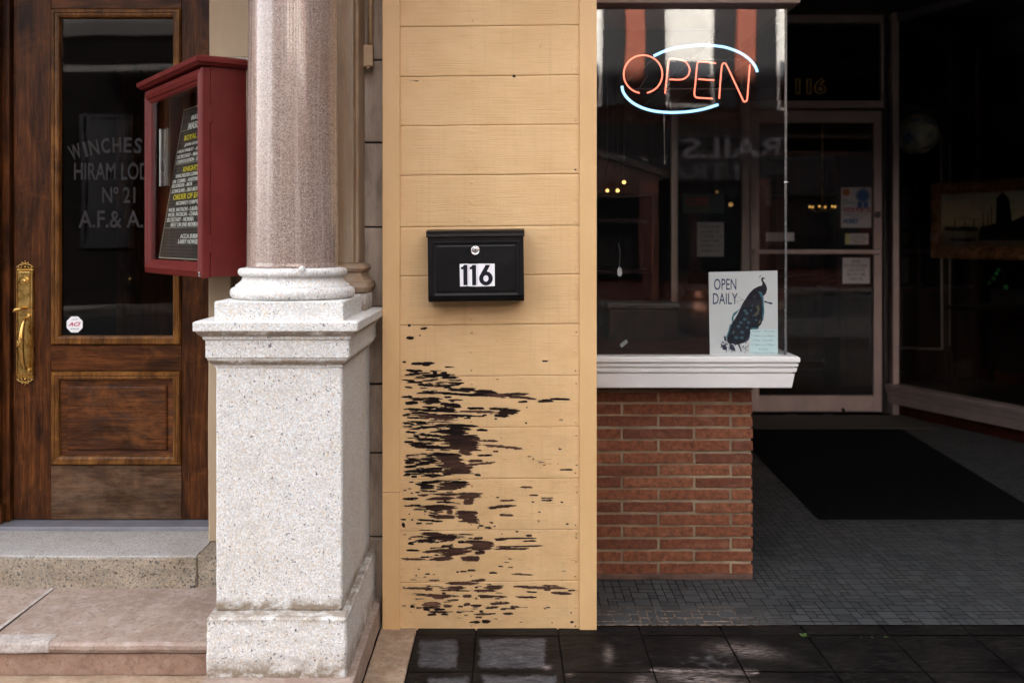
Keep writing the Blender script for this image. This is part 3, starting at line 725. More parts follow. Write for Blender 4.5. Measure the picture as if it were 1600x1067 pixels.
# ------------------------------------------------------------------ pedestal and column
kerb = part('kerb_stone', join(rough(box(-.933, -.471, 2.985, 3.74, 0, .0885, .005, 2), 3, .003, 10)), SAND_BROWN, cat='kerb', label='low brown sandstone slab carrying the granite pedestal')
cl = thing('granite_column', 'polished pink granite column on white speckled granite pedestal', 'column', (-.71, 3.31, .09))
PX0, PX1, PY0, PB = -.912, -.5165, 3.115, 3.735
def rockedge(bm, s): return rough(bm, 2, .0022, 22, s)
pl = loft(-.925, -.495, 3.057, 3.74, [(0, .0895), (0, .266), (-.006, .272)], .006)
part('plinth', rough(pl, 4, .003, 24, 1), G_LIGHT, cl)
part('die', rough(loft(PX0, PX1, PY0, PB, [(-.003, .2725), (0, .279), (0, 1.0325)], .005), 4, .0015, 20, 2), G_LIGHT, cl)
cor = [(0, 1.033), (.004, 1.034), (.004, 1.041), (.010, 1.043), (.017, 1.050), (.021, 1.058), (.022, 1.064), (.026, 1.0665),
       (.026, 1.120), (.029, 1.1215), (.032, 1.124), (.034, 1.130), (.033, 1.133), (.038, 1.134), (.046, 1.140), (.050, 1.149), (.0565, 1.151), (.0565, 1.176), (.053, 1.1795)]
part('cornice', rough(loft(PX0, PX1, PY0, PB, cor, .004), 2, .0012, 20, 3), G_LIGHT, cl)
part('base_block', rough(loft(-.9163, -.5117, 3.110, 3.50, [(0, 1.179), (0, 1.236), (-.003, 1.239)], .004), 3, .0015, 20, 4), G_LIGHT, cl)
ccx, ccy = -.713, 3.312
def arcp(r, z0, z1, bulge, n=10):
    return [(r + bulge * math.sin(math.pi * k / n), z0 + (z1 - z0) * (1 - math.cos(math.pi * k / n)) / 2) for k in range(n + 1)]
prof = [(.18, 1.2385), (.190, 1.239)] + arcp(.190, 1.240, 1.276, .0135) + [(.186, 1.278), (.186, 1.283)] + \
       [(.184 - .020 * math.sin(k / 8 * math.pi / 2), 1.284 + .022 * k / 8) for k in range(9)] + [(.163, 1.310), (.168, 1.312)] + arcp(.168, 1.313, 1.338, .010) + [(.155, 1.340), (.14, 1.341)]
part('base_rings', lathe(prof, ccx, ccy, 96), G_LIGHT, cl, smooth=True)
sh = [(.1510, 1.3402), (.1515, 1.346), (.1495, 1.352)] + [(.1495 - .0055 * k / 12, 1.36 + .88 * k / 8) for k in range(0, 18)]
part('shaft', lathe(sh, ccx, ccy, 96), PINK, cl, smooth=True)
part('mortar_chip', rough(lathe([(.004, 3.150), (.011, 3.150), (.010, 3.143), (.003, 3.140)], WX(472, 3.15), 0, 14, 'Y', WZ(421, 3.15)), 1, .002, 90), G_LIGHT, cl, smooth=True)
# pilaster behind the column
pi = thing('stone_pilaster', 'stained brown stone pilaster behind the pink column', 'pilaster', (-.6, 3.66, 1.18))
py_ = 3.56
part('shaft', join(box(WX(500, py_), WX(552, py_), py_, 3.76, 1.345, 3.3, .006, 2), box(WX(552, py_) - .001, WX(560, 3.6), py_ + .035, 3.76, 1.345, 3.3, .004)), PILSTONE, pi)
pr2 = [(o, z) for o, z in [(.026, 1.182), (.026, 1.24), (.036, 1.245), (.041, 1.262), (.036, 1.279), (.026, 1.284), (.018, 1.296), (.013, 1.314), (.020, 1.318), (.024, 1.329), (.019, 1.340), (.002, 1.346)]]
part('base', loft(-.70, WX(560, py_) - .004, py_, 3.76, pr2, .010), PILSTONE, pi)
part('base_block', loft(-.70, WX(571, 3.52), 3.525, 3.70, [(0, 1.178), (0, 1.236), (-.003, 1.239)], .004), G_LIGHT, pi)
# grey block wall in the gap
bw = thing('block_wall', 'dark grey stone block wall in the gap beside the yellow boards', 'wall', (-.5, 3.78, 0))
zs = [0, .30, .62, WZ(600, 3.79), WZ(480, 3.79), WZ(355, 3.79), WZ(223, 3.79), WZ(94, 3.79), WZ(-40, 3.79), 3.3]
for k in range(len(zs) - 1):
    part('stone_block', rough(box(-.86, -.40, 3.79 + .002 * (k % 2), 4.2, zs[k] + .003, zs[k + 1] - .003, .006, 2), 2, .002, 9, k), BLOCK, bw)
part('joint', box(-.87, -.40, 3.80, 4.2, 0, 3.3), simple('dark_joint', (.015, .012, .011), .9), bw)
# conduit
cd = thing('conduit', 'thin tan painted pipe with junction box on the grey block wall', 'pipe', W(577, 90, 3.75))
cy0 = 3.755
part('pipe', tube([W(579, -60, cy0), W(579, 70, cy0)], .010, 12), CONDUIT, cd)
part('junction_box', join(box(WX(568.5, cy0), WX(583.5, cy0), cy0 - .022, cy0 + .018, WZ(107, cy0), WZ(72, cy0), .006, 3),
     box(WX(567.5, cy0), WX(584, cy0), cy0 - .026, cy0 - .021, WZ(105, cy0), WZ(74, cy0), .001), lathe([(.006, cy0 - .020), (.006, cy0 - .030), (.003, cy0 - .032)], WX(576, cy0), 0, 10, 'Y', WZ(108, cy0))), CONDUIT, cd)
part('side_pipe', tube([W(569, 99, cy0), W(550, 99, cy0)], .010, 12), CONDUIT, cd)

# ------------------------------------------------------------------ red notice cabinet
La, Dp = .684, .1534
CL = Vector((-1.4066, 3.860, 0))
MC = Matrix.Translation(CL) @ Matrix(((.574, .819, 0, 0), (-.819, .574, 0, 0), (0, 0, 1, 0), (0, 0, 0, 1)))
nc = thing('notice_cabinet', 'dark red wooden notice cabinet with glass door and letter board', 'notice board', (-1.1, 3.5, 1.308))
cz0, cz1 = 1.308, 2.010
def cab(bm): return xf(bm, MC)
dd_ = .030
part('side_panel', cab(join(box(La - .018, La - .001, dd_, Dp, cz0, cz1, .001), box(.001, .018, dd_, Dp, cz0, cz1, .001), box(.018, La - .018, dd_, Dp, cz0, cz0 + .018), box(.018, La - .018, dd_, Dp, cz1 - .018, cz1))), REDPAINT, nc)
part('back_panel', cab(box(.018, La - .018, Dp - .012, Dp - .002, cz0 + .018, cz1 - .018)), DARKWOOD, nc)
fdoor = part('cabinet_door', cab(moulding(.0, La, cz0 - .004, cz1 - .006, [(0, 0.028), (0, .004), (.004, 0), (.012, -.002), (.022, -.006), (.034, -.002), (.040, .004), (.046, .006), (.052, .012), (.052, .028)])), REDPAINT, nc)
part('door_glass', cab(box(.050, La - .050, .013, .017, cz0 + .046, cz1 - .056)), GLASS, fdoor)
for zz in (cz0 + .11, cz1 - .16):
    part('hinge', cab(box(La - .004, La + .0025, dd_ - .006, dd_ + .005, zz - .03, zz + .03, .001)), REDPAINT, fdoor)
part('roof', cab(join(prism_ := loft(-.012, La + .010, -.012, Dp + .0, [(0, cz1), (.004, cz1 + .004), (.012, cz1 + .010), (.013, cz1 + .020), (.013, cz1 + .026), (-.01, cz1 + .034)], .002))), REDPAINT, nc)
part('latch', cab(box(La - .018, La - .006, -.008, 0, cz0 + .001, cz0 + .016, .002)), CHROME, nc)
# letter board leaning back
bx0, bx1 = .10, .60
bz0, bz1 = cz0 + .055, 1.93
def board_y(z): return .028 + (z - bz0) / (bz1 - bz0) * .095
def onboard(bm, off):
    for v in bm.verts: v.co.y = board_y(v.co.z) + (v.co.y) - off
    return cab(bm)
lb = part('letter_board', onboard(join(box(bx0, bx1, .0, .006, bz0, bz1)), 0), FELT, nc)
part('board_edge', onboard(moulding(bx0 - .003, bx1 + .003, bz0 - .002, bz1 + .002, [(0, .006), (0, -.002), (.004, -.002), (.004, .006)]), 0), simple('pale_board_edge', (.30, .27, .22), .5), lb)
lines = [(171, 'MASONIC', 300, 9, 0), (186, 'MASONIC BODIES', 295, 12, 0), (206, 'ROYAL ARCH', 289, 9, 1), (219, 'JOHN DOVE CHAPTER', 289, 6, 0), (230, 'HIGH PRIEST - JOHN', 278, 6, 0), (238.5, 'SECRETARY - MAC', 277, 6, 0), (247, 'CONVOCATION - 2ND', 276, 6, 0),
         (260, 'KNIGHTS TEMPLAR', 287, 9, 1), (271, 'WINCHESTER COMM', 275, 6, 0), (280, 'EM. COMM. - HAYDEN', 270.5, 6, 0), (287.5, 'RECORDER - MOR', 269.5, 6, 0), (296, 'CONCLAVE - 3RD MON', 269.5, 6, 0),
         (306, 'ORDER OF EASTERN', 271.5, 9, 1), (316, 'MCKINLEY CHAPTER', 276, 6, 0), (327, 'WOR. MATRON - LAURA', 264, 6.5, 0), (335, 'WOR. PATRON - CHARLES', 263, 6.5, 0), (343, 'SECRETARY - NORMA', 261.5, 6.5, 0), (351, 'MEET ON 2ND MONDAY', 267.5, 6.5, 0),
         (369, 'ACCA SHRINE', 282.5, 7, 0), (377.5, 'LARRY HOWSER', 279, 7, 0)]
def board_x(px, z):
    """board x under a pixel column at this height"""
    y = board_y(z); k = (px - CX) / F
    return (k * (3.860 + .574 * y) - (-1.4066 + .819 * y)) / (.574 + .819 * k)
wl, yl = [], []
for py, tx, px, h, ye in lines:
    Yd = 3.62 - (px - 270) * .004
    z = WZ(py, Yd); x0 = board_x(px, z); cw = h / 6 * .0195 * (.95 if ye else .9)
    hh = h / F * Yd
    x1 = min(bx1 - .006, x0 + len(tx) * cw)
    part('yellow_heading' if ye else 'letter_line', onboard(text(tx, x0, x1, z - hh / 2, z + hh / 2, -.0008, .0012, .014), 0), LETTERY if ye else LETTERW, lb)
dvl = [box(bx0 + .004, bx1 - .004, -.0015, 0, WZ(q_, 3.63), WZ(q_ - 1, 3.63)) for q_ in (197, 253, 299, 356)]
GLINE = simple('grey_line', (.22, .20, .17), .5)
for q_ in dvl: part('divider_line', onboard(q_, 0), GLINE, lb)
part('brochure_holder', cab(join(box(.050, .120, .052, .062, WZ(291, 3.80), WZ(200, 3.80), .002), )), PLASTIC, nc)
part('holder_edge', cab(box(.048, .062, .040, .0515, WZ(291, 3.80), WZ(200, 3.80), .002)), STEEL, nc)
part('wall_bracket', join(cab(box(.12, .56, Dp, Dp + .05, 1.5, 1.56)), box(-1.15, -.98, 3.80, 3.945, 1.50, 1.56)), ALU_D, nc)

# ------------------------------------------------------------------ yellow boarded panel
yp = thing('boarded_panel', 'yellow painted board panel with badly peeling paint low down', 'wall panel', (-.067, YP, 0))
TL, TR = WX(597.5, YP), WX(932.5, YP)
tz0 = WZ(985.5, YP)
zj = WZ(769, YP)
part('trim_board', box(TL, WX(624.5, YP), YP, YP + .13, WZ(988.5, YP), zj - .0006, .002, 2), YTRIM, yp)
part('trim_board', box(TL, WX(624.5, YP), YP, YP + .13, zj + .0006, 2.72, .002, 2), YTRIM, yp)
part('trim_board', box(WX(905.5, YP), TR, YP, YP + .13, WZ(984, YP), 2.72, .002, 2), YTRIM, yp)
part('backing', box(TL + .004, TR - .004, YP + .05, 4.19, 0.0, 2.72), YTRIM, yp)
YB = YP + .013
ZA = []  # strokes in px of the photograph: x0,x1,yl,yr,half thickness,tone
A = """215,245,113,113,3;275,445,125,122,6;355,410,135,134,5;255,360,175,176,5;230,410,205,190,4;290,330,185,185,8;425,460,186,186,6;480,535,192,192,8;325,570,207,203,6;478,610,222,222,5;212,305,237,245,3;230,288,287,293,3;320,440,270,282,6;430,625,285,270,4;522,612,256,259,3;500,560,293,290,3;355,440,318,322,4;312,530,332,325,5;510,700,305,315,8;590,740,300,305,7;700,895,315,330,10;430,760,325,350,6;640,920,340,345,7;750,1000,338,352,10,.5;900,1100,338,334,5,.2;900,1160,350,368,8,.5;1150,1285,385,384,9,.2;1240,1385,368,374,6;1018,1090,392,388,4;212,290,357,354,4;272,380,372,372,8;375,500,368,372,9;230,340,396,396,9;340,500,392,385,12;485,650,408,418,13;505,560,357,357,4;545,580,386,386,3;245,350,440,443,4;350,480,425,432,4;430,600,435,445,10;660,790,434,438,5;830,1050,436,452,8;845,1045,470,458,17,.1;850,960,488,490,5;600,880,458,460,5,.6;365,620,452,456,7;275,400,467,470,4;480,740,480,490,5;320,610,485,500,12,.3;420,600,505,505,8,.7;640,695,504,503,3;735,790,490,491,2;215,270,484,484,3;245,340,498,502,4;215,300,535,545,4;260,380,528,530,3;390,565,531,532,2,.6;215,290,562,563,3;320,460,568,562,4;450,810,550,562,8;540,700,575,580,6;405,640,597,592,10;730,810,585,588,6;500,680,600,610,20;240,320,600,600,4;290,340,625,632,7;320,500,612,632,6;470,760,640,640,22,.15;500,790,670,675,22,.15;300,500,650,655,7;225,300,668,672,5;260,420,680,690,8;270,560,700,705,12;500,780,705,715,14,.3;660,885,655,664,4,.7;770,1050,690,714,6,.8;845,885,735,734,3,.5;600,700,735,745,18,.5;380,640,750,760,9;450,650,775,785,18,.35;230,360,795,800,8;230,300,810,812,4;340,460,785,790,8;225,330,840,832,5;300,480,825,800,10;460,640,805,800,20,.4;470,700,830,825,14,.5;640,865,830,810,5,.7;670,775,802,798,6,.7;735,845,762,760,4;220,400,875,865,6;340,500,862,850,6;320,500,880,870,6;480,735,880,872,15,.35;560,725,855,845,10,.5;355,500,905,898,9;500,560,893,890,5;275,320,909,908,4;715,765,897,900,4;1305,1400,862,860,4,.6;290,420,960,970,8;330,500,950,945,7;345,460,975,975,9;445,640,985,980,12,.4;450,695,960,970,14,.2;540,680,950,950,6;450,600,998,996,5,.4;1030,1125,982,984,3,.8;700,760,640,650,8,.2"""
B = """320,400,60,58,4,.4;440,620,55,54,5,.5;580,812,52,52,7,.5;580,770,68,72,14,.6;215,330,85,83,5,.2;355,600,86,82,8,.4;630,715,105,105,18,.6;505,560,110,110,4;240,300,85,85,6;260,350,130,132,4,.1;330,600,145,135,9,.2;400,570,150,155,10,.3;520,570,175,178,14,.6;435,505,174,175,3,.6;560,740,180,185,12,.3;395,600,210,208,10,.5;580,745,205,208,22,.5;610,750,238,240,9,.5;395,470,180,190,3,.5;205,245,228,228,3;275,295,230,230,3;315,500,230,240,4;205,240,265,268,11;310,330,255,255,3;375,430,257,257,3;310,355,255,255,3;745,785,270,270,4;735,750,284,284,4;785,838,284,286,4;890,1010,98,96,3,.7;790,995,150,132,7,.4;890,990,196,200,5,.7;1095,1160,60,62,3,.6;1180,1270,80,81,3,.6;1180,1260,96,98,3,.6;1315,1335,108,108,3,.5;335,535,330,335,12,.3;340,660,355,350,14,.1;295,450,380,375,8,.1;480,600,375,365,9,.3;250,300,395,400,4;600,650,385,385,6;705,780,362,358,5,.2;630,870,385,385,9,.4;700,865,400,395,18,.5;660,860,425,425,14,.5;860,950,372,365,4,.4;850,1150,362,358,3,.3;1050,1150,378,380,3,.2;860,1195,420,412,4,.5;850,1100,435,430,4,.5;480,562,416,415,6,.1;240,335,442,444,4;355,640,455,430,6,.4;400,700,452,435,8,.4;470,720,470,450,14,.5;500,580,490,470,12,.5;715,800,457,458,11,.2;205,375,500,507,5,.6;420,600,507,495,8,.6;620,770,495,495,9,.5;630,770,508,506,10,.5;615,665,590,590,3,.3;665,725,580,582,4,.4;815,878,600,601,4,.2;975,1130,608,612,3,.7;880,920,554,556,3,.7;945,990,560,560,2,.7;1070,1120,340,340,4,.3;1000,1025,313,313,3,.4;400,475,652,650,4,.7;690,795,655,650,6,.6;510,755,672,672,6,.7;220,430,706,704,4,.7;370,430,718,718,3,.7;520,670,708,703,9,.6;480,600,720,720,3,.7;710,870,722,722,5,.5;775,930,700,703,8,.5;800,925,690,690,3,.5;985,1180,692,694,3,.5;1030,1370,698,706,6,.8;1180,1300,686,690,3,.5;1200,1250,715,715,4,.6;1245,1395,735,745,6,.6;1365,1420,720,720,4,.6;330,600,752,762,7,.6;410,510,765,768,12,1;490,520,740,740,6,.6;630,700,760,758,6,.7;740,950,757,765,5,.5;1000,1150,765,768,4,.5;345,500,820,815,16,1;500,565,828,826,5,.7;350,440,838,838,6,.2;640,690,820,815,6,.6;690,770,824,823,6,.3;820,965,812,806,6,.6;270,305,832,834,5;600,640,832,832,4,.5;790,890,840,835,4,.4;960,1030,833,833,3,.5;360,410,852,854,4;430,515,855,852,3;395,540,868,870,4,.2;385,455,887,887,4,.2;485,540,887,887,3,.2;590,630,870,870,4,.5;750,780,865,865,5,.4;710,865,885,882,4,.5;910,990,882,881,4,.5;675,760,942,938,5,.2;765,842,935,936,9,.1;720,770,906,906,3,.5;1380,1410,940,940,5,.1"""
def parse(s, oy):
    for q in s.replace('\n', '').split(';'):
        a = [float(x) for x in q.split(',')]
        if len(a) == 5: a.append(0.0)
        ZA.append((580 + a[0] / 4.444, 580 + a[1] / 4.444, oy + a[2] / 4.444, oy + a[3] / 4.444, a[4] / 4.444, a[5]))
parse(A, 540); parse(B, 760)
ZA += [(634, 650, 527.5, 527.5, 1.6, 0), (637, 642, 508.5, 508.5, .9, 0), (656, 668, 514, 513, .9, 0), (655, 657, 524, 524, .9, 0), (868, 877, 56, 56, 0, 0)]
rs = random.Random(11)
for _ in range(95):        # scattered small flakes, denser low down and to the left
    yy = 560 + 415 * rs.random() ** .6; xx = 628 + 272 * rs.random() ** 1.5; ln = rs.uniform(2, 10)
    ZA.append((xx, min(903, xx + ln), yy, yy + rs.uniform(-.5, .5), rs.uniform(.15, .5), rs.choice([0, .2, .6])))
for _ in range(210):
    cy1, sy1, xm = rs.choice([(590, 10, 70), (612, 12, 90), (640, 12, 80), (665, 10, 75), (690, 14, 85), (715, 12, 85), (735, 8, 80), (765, 10, 80), (790, 12, 70), (845, 12, 110), (868, 10, 90), (925, 14, 200), (945, 14, 180)])
    xx = 629 + xm * rs.random() ** 1.2; yy = rs.gauss(cy1, sy1 * .7); ln = rs.uniform(5, 26)
    ZA.append((xx, min(902, xx + ln), yy, yy + rs.uniform(-1.2, 1.2), rs.uniform(.1, .75), rs.choice([0, 0, .2, .6])))
joints = [-38, 41, 119, 196, 273.5, 354, 430.5, 507.5, 587.5, 668, 748, 828, 908.5, 986]
nails = [(740 - 2, 33), (740, 49), (738, 74), (738, 110), (740, 126), (738, 206), (900, 38), (900, 47), (900, 75), (900, 111), (900, 122), (899, 150), (899, 187), (898, 266)]
for j_ in range(4, len(joints)):
    for xx in (736, 899):
        nails += [(xx, joints[j_] - 9), (xx + 1, joints[j_] + 12), (xx, joints[j_] - 38)]
rng = np.random.default_rng(5)
XL, XR = 624.0, 906.0
def tilt(px): return -(px - 765) * .0105
def jag(n_, step):
    k = int(n_ / step) + 3; base = rng.random(k); idx = np.arange(n_) / step; i0 = idx.astype(int); fr_ = idx - i0
    fr_ = np.clip((fr_ - .5) * 2.4 + .5, 0, 1)
    return base[i0] * (1 - fr_) + base[i0 + 1] * fr_
for i_, (a_n, b_n) in enumerate(nails):
    if i_ % 3 != 1: ZA.append((a_n - 1.4, a_n + 1.6, b_n + .6, b_n + .6, .25, .5))
ZA += [(843, 847, 75, 70, .2, .3), (848, 850, 68, 76, .3, .2), (800, 806, 119.4, 119.4, 1.2, .2), (648, 649.5, 167, 174, .9, .5), (638, 655, 126, 127, .1, .6)]
ZB = []
for q in ZA:
    if q[4] < 1.5: ZB.append(q); continue
    n_ = int(math.ceil(2 * q[4] / 1.35)); L = q[1] - q[0]
    ZB.append((q[0] + .16 * L, q[1] - .16 * L, q[2] + (q[3] - q[2]) * .16, q[3] - (q[3] - q[2]) * .16, q[4] * .62, q[5]))
    for k in range(n_):
        o_ = -q[4] + 2 * q[4] * (k + .5) / n_; e_ = 1 - .45 * (abs(o_) / q[4]) ** 1.5
        xa = q[0] + L * (1 - e_) * rs.uniform(.1, .9) + rs.uniform(-.10, .12) * L; xb = min(q[1] + rs.uniform(-.14, .12) * L, xa + L * e_ * rs.uniform(.75, 1.1))
        if xb - xa < 3: continue
        ZB.append((max(627, xa), min(904, xb), q[2] + o_, q[3] + o_ + rs.uniform(-.4, .4), rs.uniform(.55, .95), min(1, max(0, q[5] + rs.uniform(-.12, .2)))))
ZA = ZB
strokes_pre = []
for s in ZA:
    n_ = max(4, int((s[1] - s[0]) * 2))
    strokes_pre.append((s, jag(n_, 7) * .8 + jag(n_, 2.2) * .45, jag(n_, 7) * .8 + jag(n_, 2.2) * .45))
for bi in range(len(joints) - 1):
    ja, jb_ = joints[bi], joints[bi + 1]
    low = ja > 480
    stx, sty = (1.25, .8) if low else (2.0, 1.6)
    nx = int((XR - XL) / stx); ny = int((jb_ - ja) / sty)
    gx = np.linspace(XL, XR, nx + 1); v01 = np.linspace(0, 1, ny + 1)
    PX, V = np.meshgrid(gx, v01)
    wob = np.array([[mnoise.noise(Vector((x * .02, 3.3 * bi, 0))) * .5 for x in gx]])
    wob2 = np.array([[mnoise.noise(Vector((x * .02, 3.3 * (bi + 1), 0))) * .5 for x in gx]])
    top = ja + tilt(PX) + wob + .14; bot = jb_ + tilt(PX) + wob2 - .14
    if bi == len(joints) - 2:
        bot = 984.5 + tilt(PX) * .9 + np.array([[mnoise.noise(Vector((x * .12, 1.0, 0))) * 1.6 for x in gx]])
    PY = top + (bot - top) * V
    peel = np.full(PX.shape, -3.0); tone = np.zeros(PX.shape)
    if True:
        for s, ta, tb_ in strokes_pre:
            x0, x1, yl_, yr_, hh, tn = s
            if hh <= 0 or max(yl_, yr_) + hh + 4 < ja - 2 or min(yl_, yr_) - hh - 4 > jb_ + 4: continue
            c0 = max(0, int((x0 - 3 - XL) / stx)); c1 = min(nx + 1, int((x1 + 3 - XL) / stx) + 2)
            X_, Y_ = PX[:, c0:c1], PY[:, c0:c1]
            t_ = (X_ - x0) / max(x1 - x0, .1); ti = np.clip((t_ * (len(ta) - 1)).astype(int), 0, len(ta) - 1)
            prof_ = np.clip(np.minimum(t_, 1 - t_) * 4.5 + .10, -2, 1)
            yc = yl_ + (yr_ - yl_) * t_
            dy = Y_ - yc
            half = np.where(dy < 0, .35 + hh * (.75 + ta[ti] * .85), .35 + hh * (.75 + tb_[ti] * .85)) * np.clip(prof_, 0, 1) ** .75 
            dd2 = half - np.abs(dy); dd2 = np.where((t_ < 0) | (t_ > 1), -2, dd2)
            better = dd2 > peel[:, c0:c1]
            sub = peel[:, c0:c1]; sub[better] = dd2[better]
            ts = tone[:, c0:c1]; ts[better & (dd2 > -1)] = tn
        # ragged paint at the lower edges
        if bi == len(joints) - 2:
            e = 1.6 + 2.0 * np.array([[mnoise.noise(Vector((x * .06, 9, 0))) for x in gx]])
            peel = np.maximum(peel, np.where(PX < 700, e - (bot - PY), -3))
    peel = np.clip(peel, -3, 3)
    prnd = np.clip((XR - PX) / 260 - .15 + (PY - 700) / 900, 0, 1)
    tone = np.clip(tone, 0, 1)
    age = np.clip((PY - 470) / 260, .12, 1.0)
    Xw = (PX - CX) / F * YB; Zw = EYE - (PY - CY) / F * YB
    edge = np.minimum(PY - top, bot - PY)
    Yw = YB + np.where(edge < .35, .0016, 0) + np.clip(peel, 0, .6) * .0010
    warp = np.array([[mnoise.noise(Vector((x * .01, 7.7 * bi, 2))) * .0012 for x in gx]]); Yw = Yw + warp + (bi % 3) * .0006
    for (nxp, nyp) in nails:
        if ja <= nyp <= jb_: Yw = Yw - .0022 * np.exp(-((PX - nxp) ** 2 + (PY - nyp) ** 2) / 3.0) * (1 if (nxp * 7 + int(nyp)) % 3 else -1)
    verts = np.stack([Xw, Yw, Zw], -1).reshape(-1, 3)
    # closing skirt so that the board has thickness
    n1_, m1_ = nx + 1, ny + 1
    ii = np.arange(n1_ * m1_).reshape(m1_, n1_)
    quads = np.stack([ii[:-1, :-1], ii[1:, :-1], ii[1:, 1:], ii[:-1, 1:]], -1).reshape(-1, 4)
    ring = list(ii[0, :]) + list(ii[1:, -1]) + list(ii[-1, -2::-1]) + list(ii[-2:0:-1, 0])
    back = verts[ring].copy(); back[:, 1] = YP + .049
    nb = len(verts); allv = np.vstack([verts, back])
    q2 = [(ring[k], ring[(k + 1) % len(ring)], nb + (k + 1) % len(ring), nb + k) for k in range(len(ring))]
    me = bpy.data.meshes.new('board')
    allv = allv - np.array(ORIG[yp])
    me.from_pydata(allv.tolist(), [], [tuple(q) for q in quads.tolist()] + [tuple(int(z) for z in q) for q in q2])
    for nm, arr in (('peel', peel), ('tone', tone), ('age', age)):
        at = me.attributes.new(nm, 'FLOAT', 'POINT')
        at.data.foreach_set('value', np.concatenate([arr.reshape(-1), np.full(len(ring), -3.0 if nm == 'peel' else 0.0)]).astype(np.float32))
    me.materials.append(YELLOW); me.polygons.foreach_set('use_smooth', [True] * len(quads) + [False] * len(q2)); me.update()
    ob = bpy.data.objects.new('board', me); col.objects.link(ob); ob.parent = yp; ORIG[ob] = ORIG[yp]
    if 560 < ja < 940: ob['label'] = 'board with dark bare wood showing through peeled yellow paint'
# upper fascia and cornice that shades the panel
fc = thing('shop_cornice', 'painted wooden cornice above the shop front', 'cornice', (2.2, 3.6, 2.72))
part('moulding', join(loft(-.47, 6.2, 3.60, 4.1, [(0, 2.725), (.03, 2.74), (.10, 2.76), (.30, 2.80), (.50, 2.84), (.50, 2.94), (.48, 2.96)], .004)), YTRIM, fc)

# ------------------------------------------------------------------ letter box
mb = thing('mailbox', 'black metal mailbox with number 116 on the yellow boards', 'mailbox', W(743, 415, 3.6))
MY = 3.555
def mx(px): return WX(px, MY)
def mz(py): return WZ(py, MY)
MR = Matrix.Translation(W(743, 415, MY)) @ Matrix.Rotation(R(-.7), 4, 'Y') @ Matrix.Translation(-W(743, 415, MY))
def prismx(pts, x0, x1):
    """(y,z) polygon swept along x"""
    bm = bmesh.new(); a = [bm.verts.new((x0, y, z)) for y, z in pts]; b2 = [bm.verts.new((x1, y, z)) for y, z in pts]
    n_ = len(pts); bm.faces.new(a); bm.faces.new(b2[::-1])
    for i in range(n_): bm.faces.new((a[i], b2[i], b2[(i + 1) % n_], a[(i + 1) % n_]))
    bmesh.ops.recalc_face_normals(bm, faces=bm.faces[:]); return bm
bx_ = [(MY, mz(371)), (MY, mz(462)), (MY + .003, mz(467)), (MY + .010, mz(470.5)), (MY + .022, mz(472)), (YB - .001, mz(472)), (YB - .001, mz(366)), (MY + .01, mz(366))]
body = prismx(bx_, mx(668.5), mx(818.5)); bmesh.ops.bevel(body, geom=[e for e in body.edges if abs(e.verts[0].co.x - e.verts[1].co.x) < 1e-6], offset=.0015, segments=2, affect='EDGES')
part('box_body', xf(body, MR), MBLACK, mb)
hp = [(MY - .008, mz(369.5)), (MY - .007, mz(365)), (MY + .003, mz(361.0)), (MY + .02, mz(359)), (YB - .0005, mz(357.5)), (YB - .0005, mz(367)), (MY + .004, mz(368.5)), (MY - .004, mz(370.5))]
hood = prismx(hp, mx(666.5), mx(820)); bmesh.ops.bevel(hood, geom=[e for e in hood.edges if abs(e.verts[0].co.x - e.verts[1].co.x) < 1e-6], offset=.0012, segments=1, affect='EDGES')
part('lid', xf(hood, MR), MBLACK, mb)
def rrect(x0, x1, z0, z1, r, n_=5):
    p = []
    for cx1, cz1_, a0 in ((x1 - r, z1 - r, 0), (x0 + r, z1 - r, 90), (x0 + r, z0 + r, 180), (x1 - r, z0 + r, 270)):
        p += [(cx1 + r * math.cos(R(a0 + 90 * k / n_)), cz1_ + r * math.sin(R(a0 + 90 * k / n_))) for k in range(n_ + 1)]
    return p
fx0, fx1, fz0, fz1 = mx(676), mx(812), mz(463), mz(377)
def rings_plate(levels):
    bm = bmesh.new(); rg = []
    for ins, y in levels:
        rg.append([bm.verts.new((x, y, z)) for x, z in rrect(fx0 + ins, fx1 - ins, fz0 + ins, fz1 - ins, max(.002, .006 - ins * .2))])
    for k in range(len(rg) - 1):
        for i in range(len(rg[0])): bm.faces.new((rg[k][i], rg[k][(i + 1) % len(rg[0])], rg[k + 1][(i + 1) % len(rg[0])], rg[k + 1][i]))
    bm.faces.new(rg[-1]); bmesh.ops.recalc_face_normals(bm, faces=bm.faces[:]); return bm
part('front_door', xf(rings_plate([(0, MY + .0015), (0, MY - .0025), (.0014, MY - .0035), (.004, MY - .0035), (.010, MY - .0020), (.014, MY - .0016), (.017, MY - .0030), (.019, MY - .0034)]), MR), MBLACK, mb)
lx, lz = mx(743.2), mz(391.5)
lk = part('lock', xf(lathe([(.017, MY - .003), (.0172, MY - .0055), (.0155, MY - .008), (.0125, MY - .0085), (.0115, MY - .0065), (.0105, MY - .0065)], lx, 0, 36, 'Y', lz), MR), CHROME, mb, smooth=True)
part('keyhole', xf(join(lathe([(.0100, MY - .0062), (.0100, MY - .0078), (.008, MY - .0082)], lx, 0, 24, 'Y', lz), ), MR), STEEL, lk)
part('key_slot', xf(box(lx - .0012, lx + .0012, MY - .0090, MY - .0080, lz - .005, lz + .004), MR), BLACK_INK, lk)
pz0, pz1 = mz(447.5), mz(412.5)
ny_ = MY - .0036
stick = [((718.2, 412.5), (731.5, 412), (732.3, 447), (719, 447.6)), ((731.7, 412.4), (745.8, 412.4), (746, 447.8), (732.4, 447.4)), ((746, 412), (773, 412), (773.2, 447), (746.2, 447.6))]
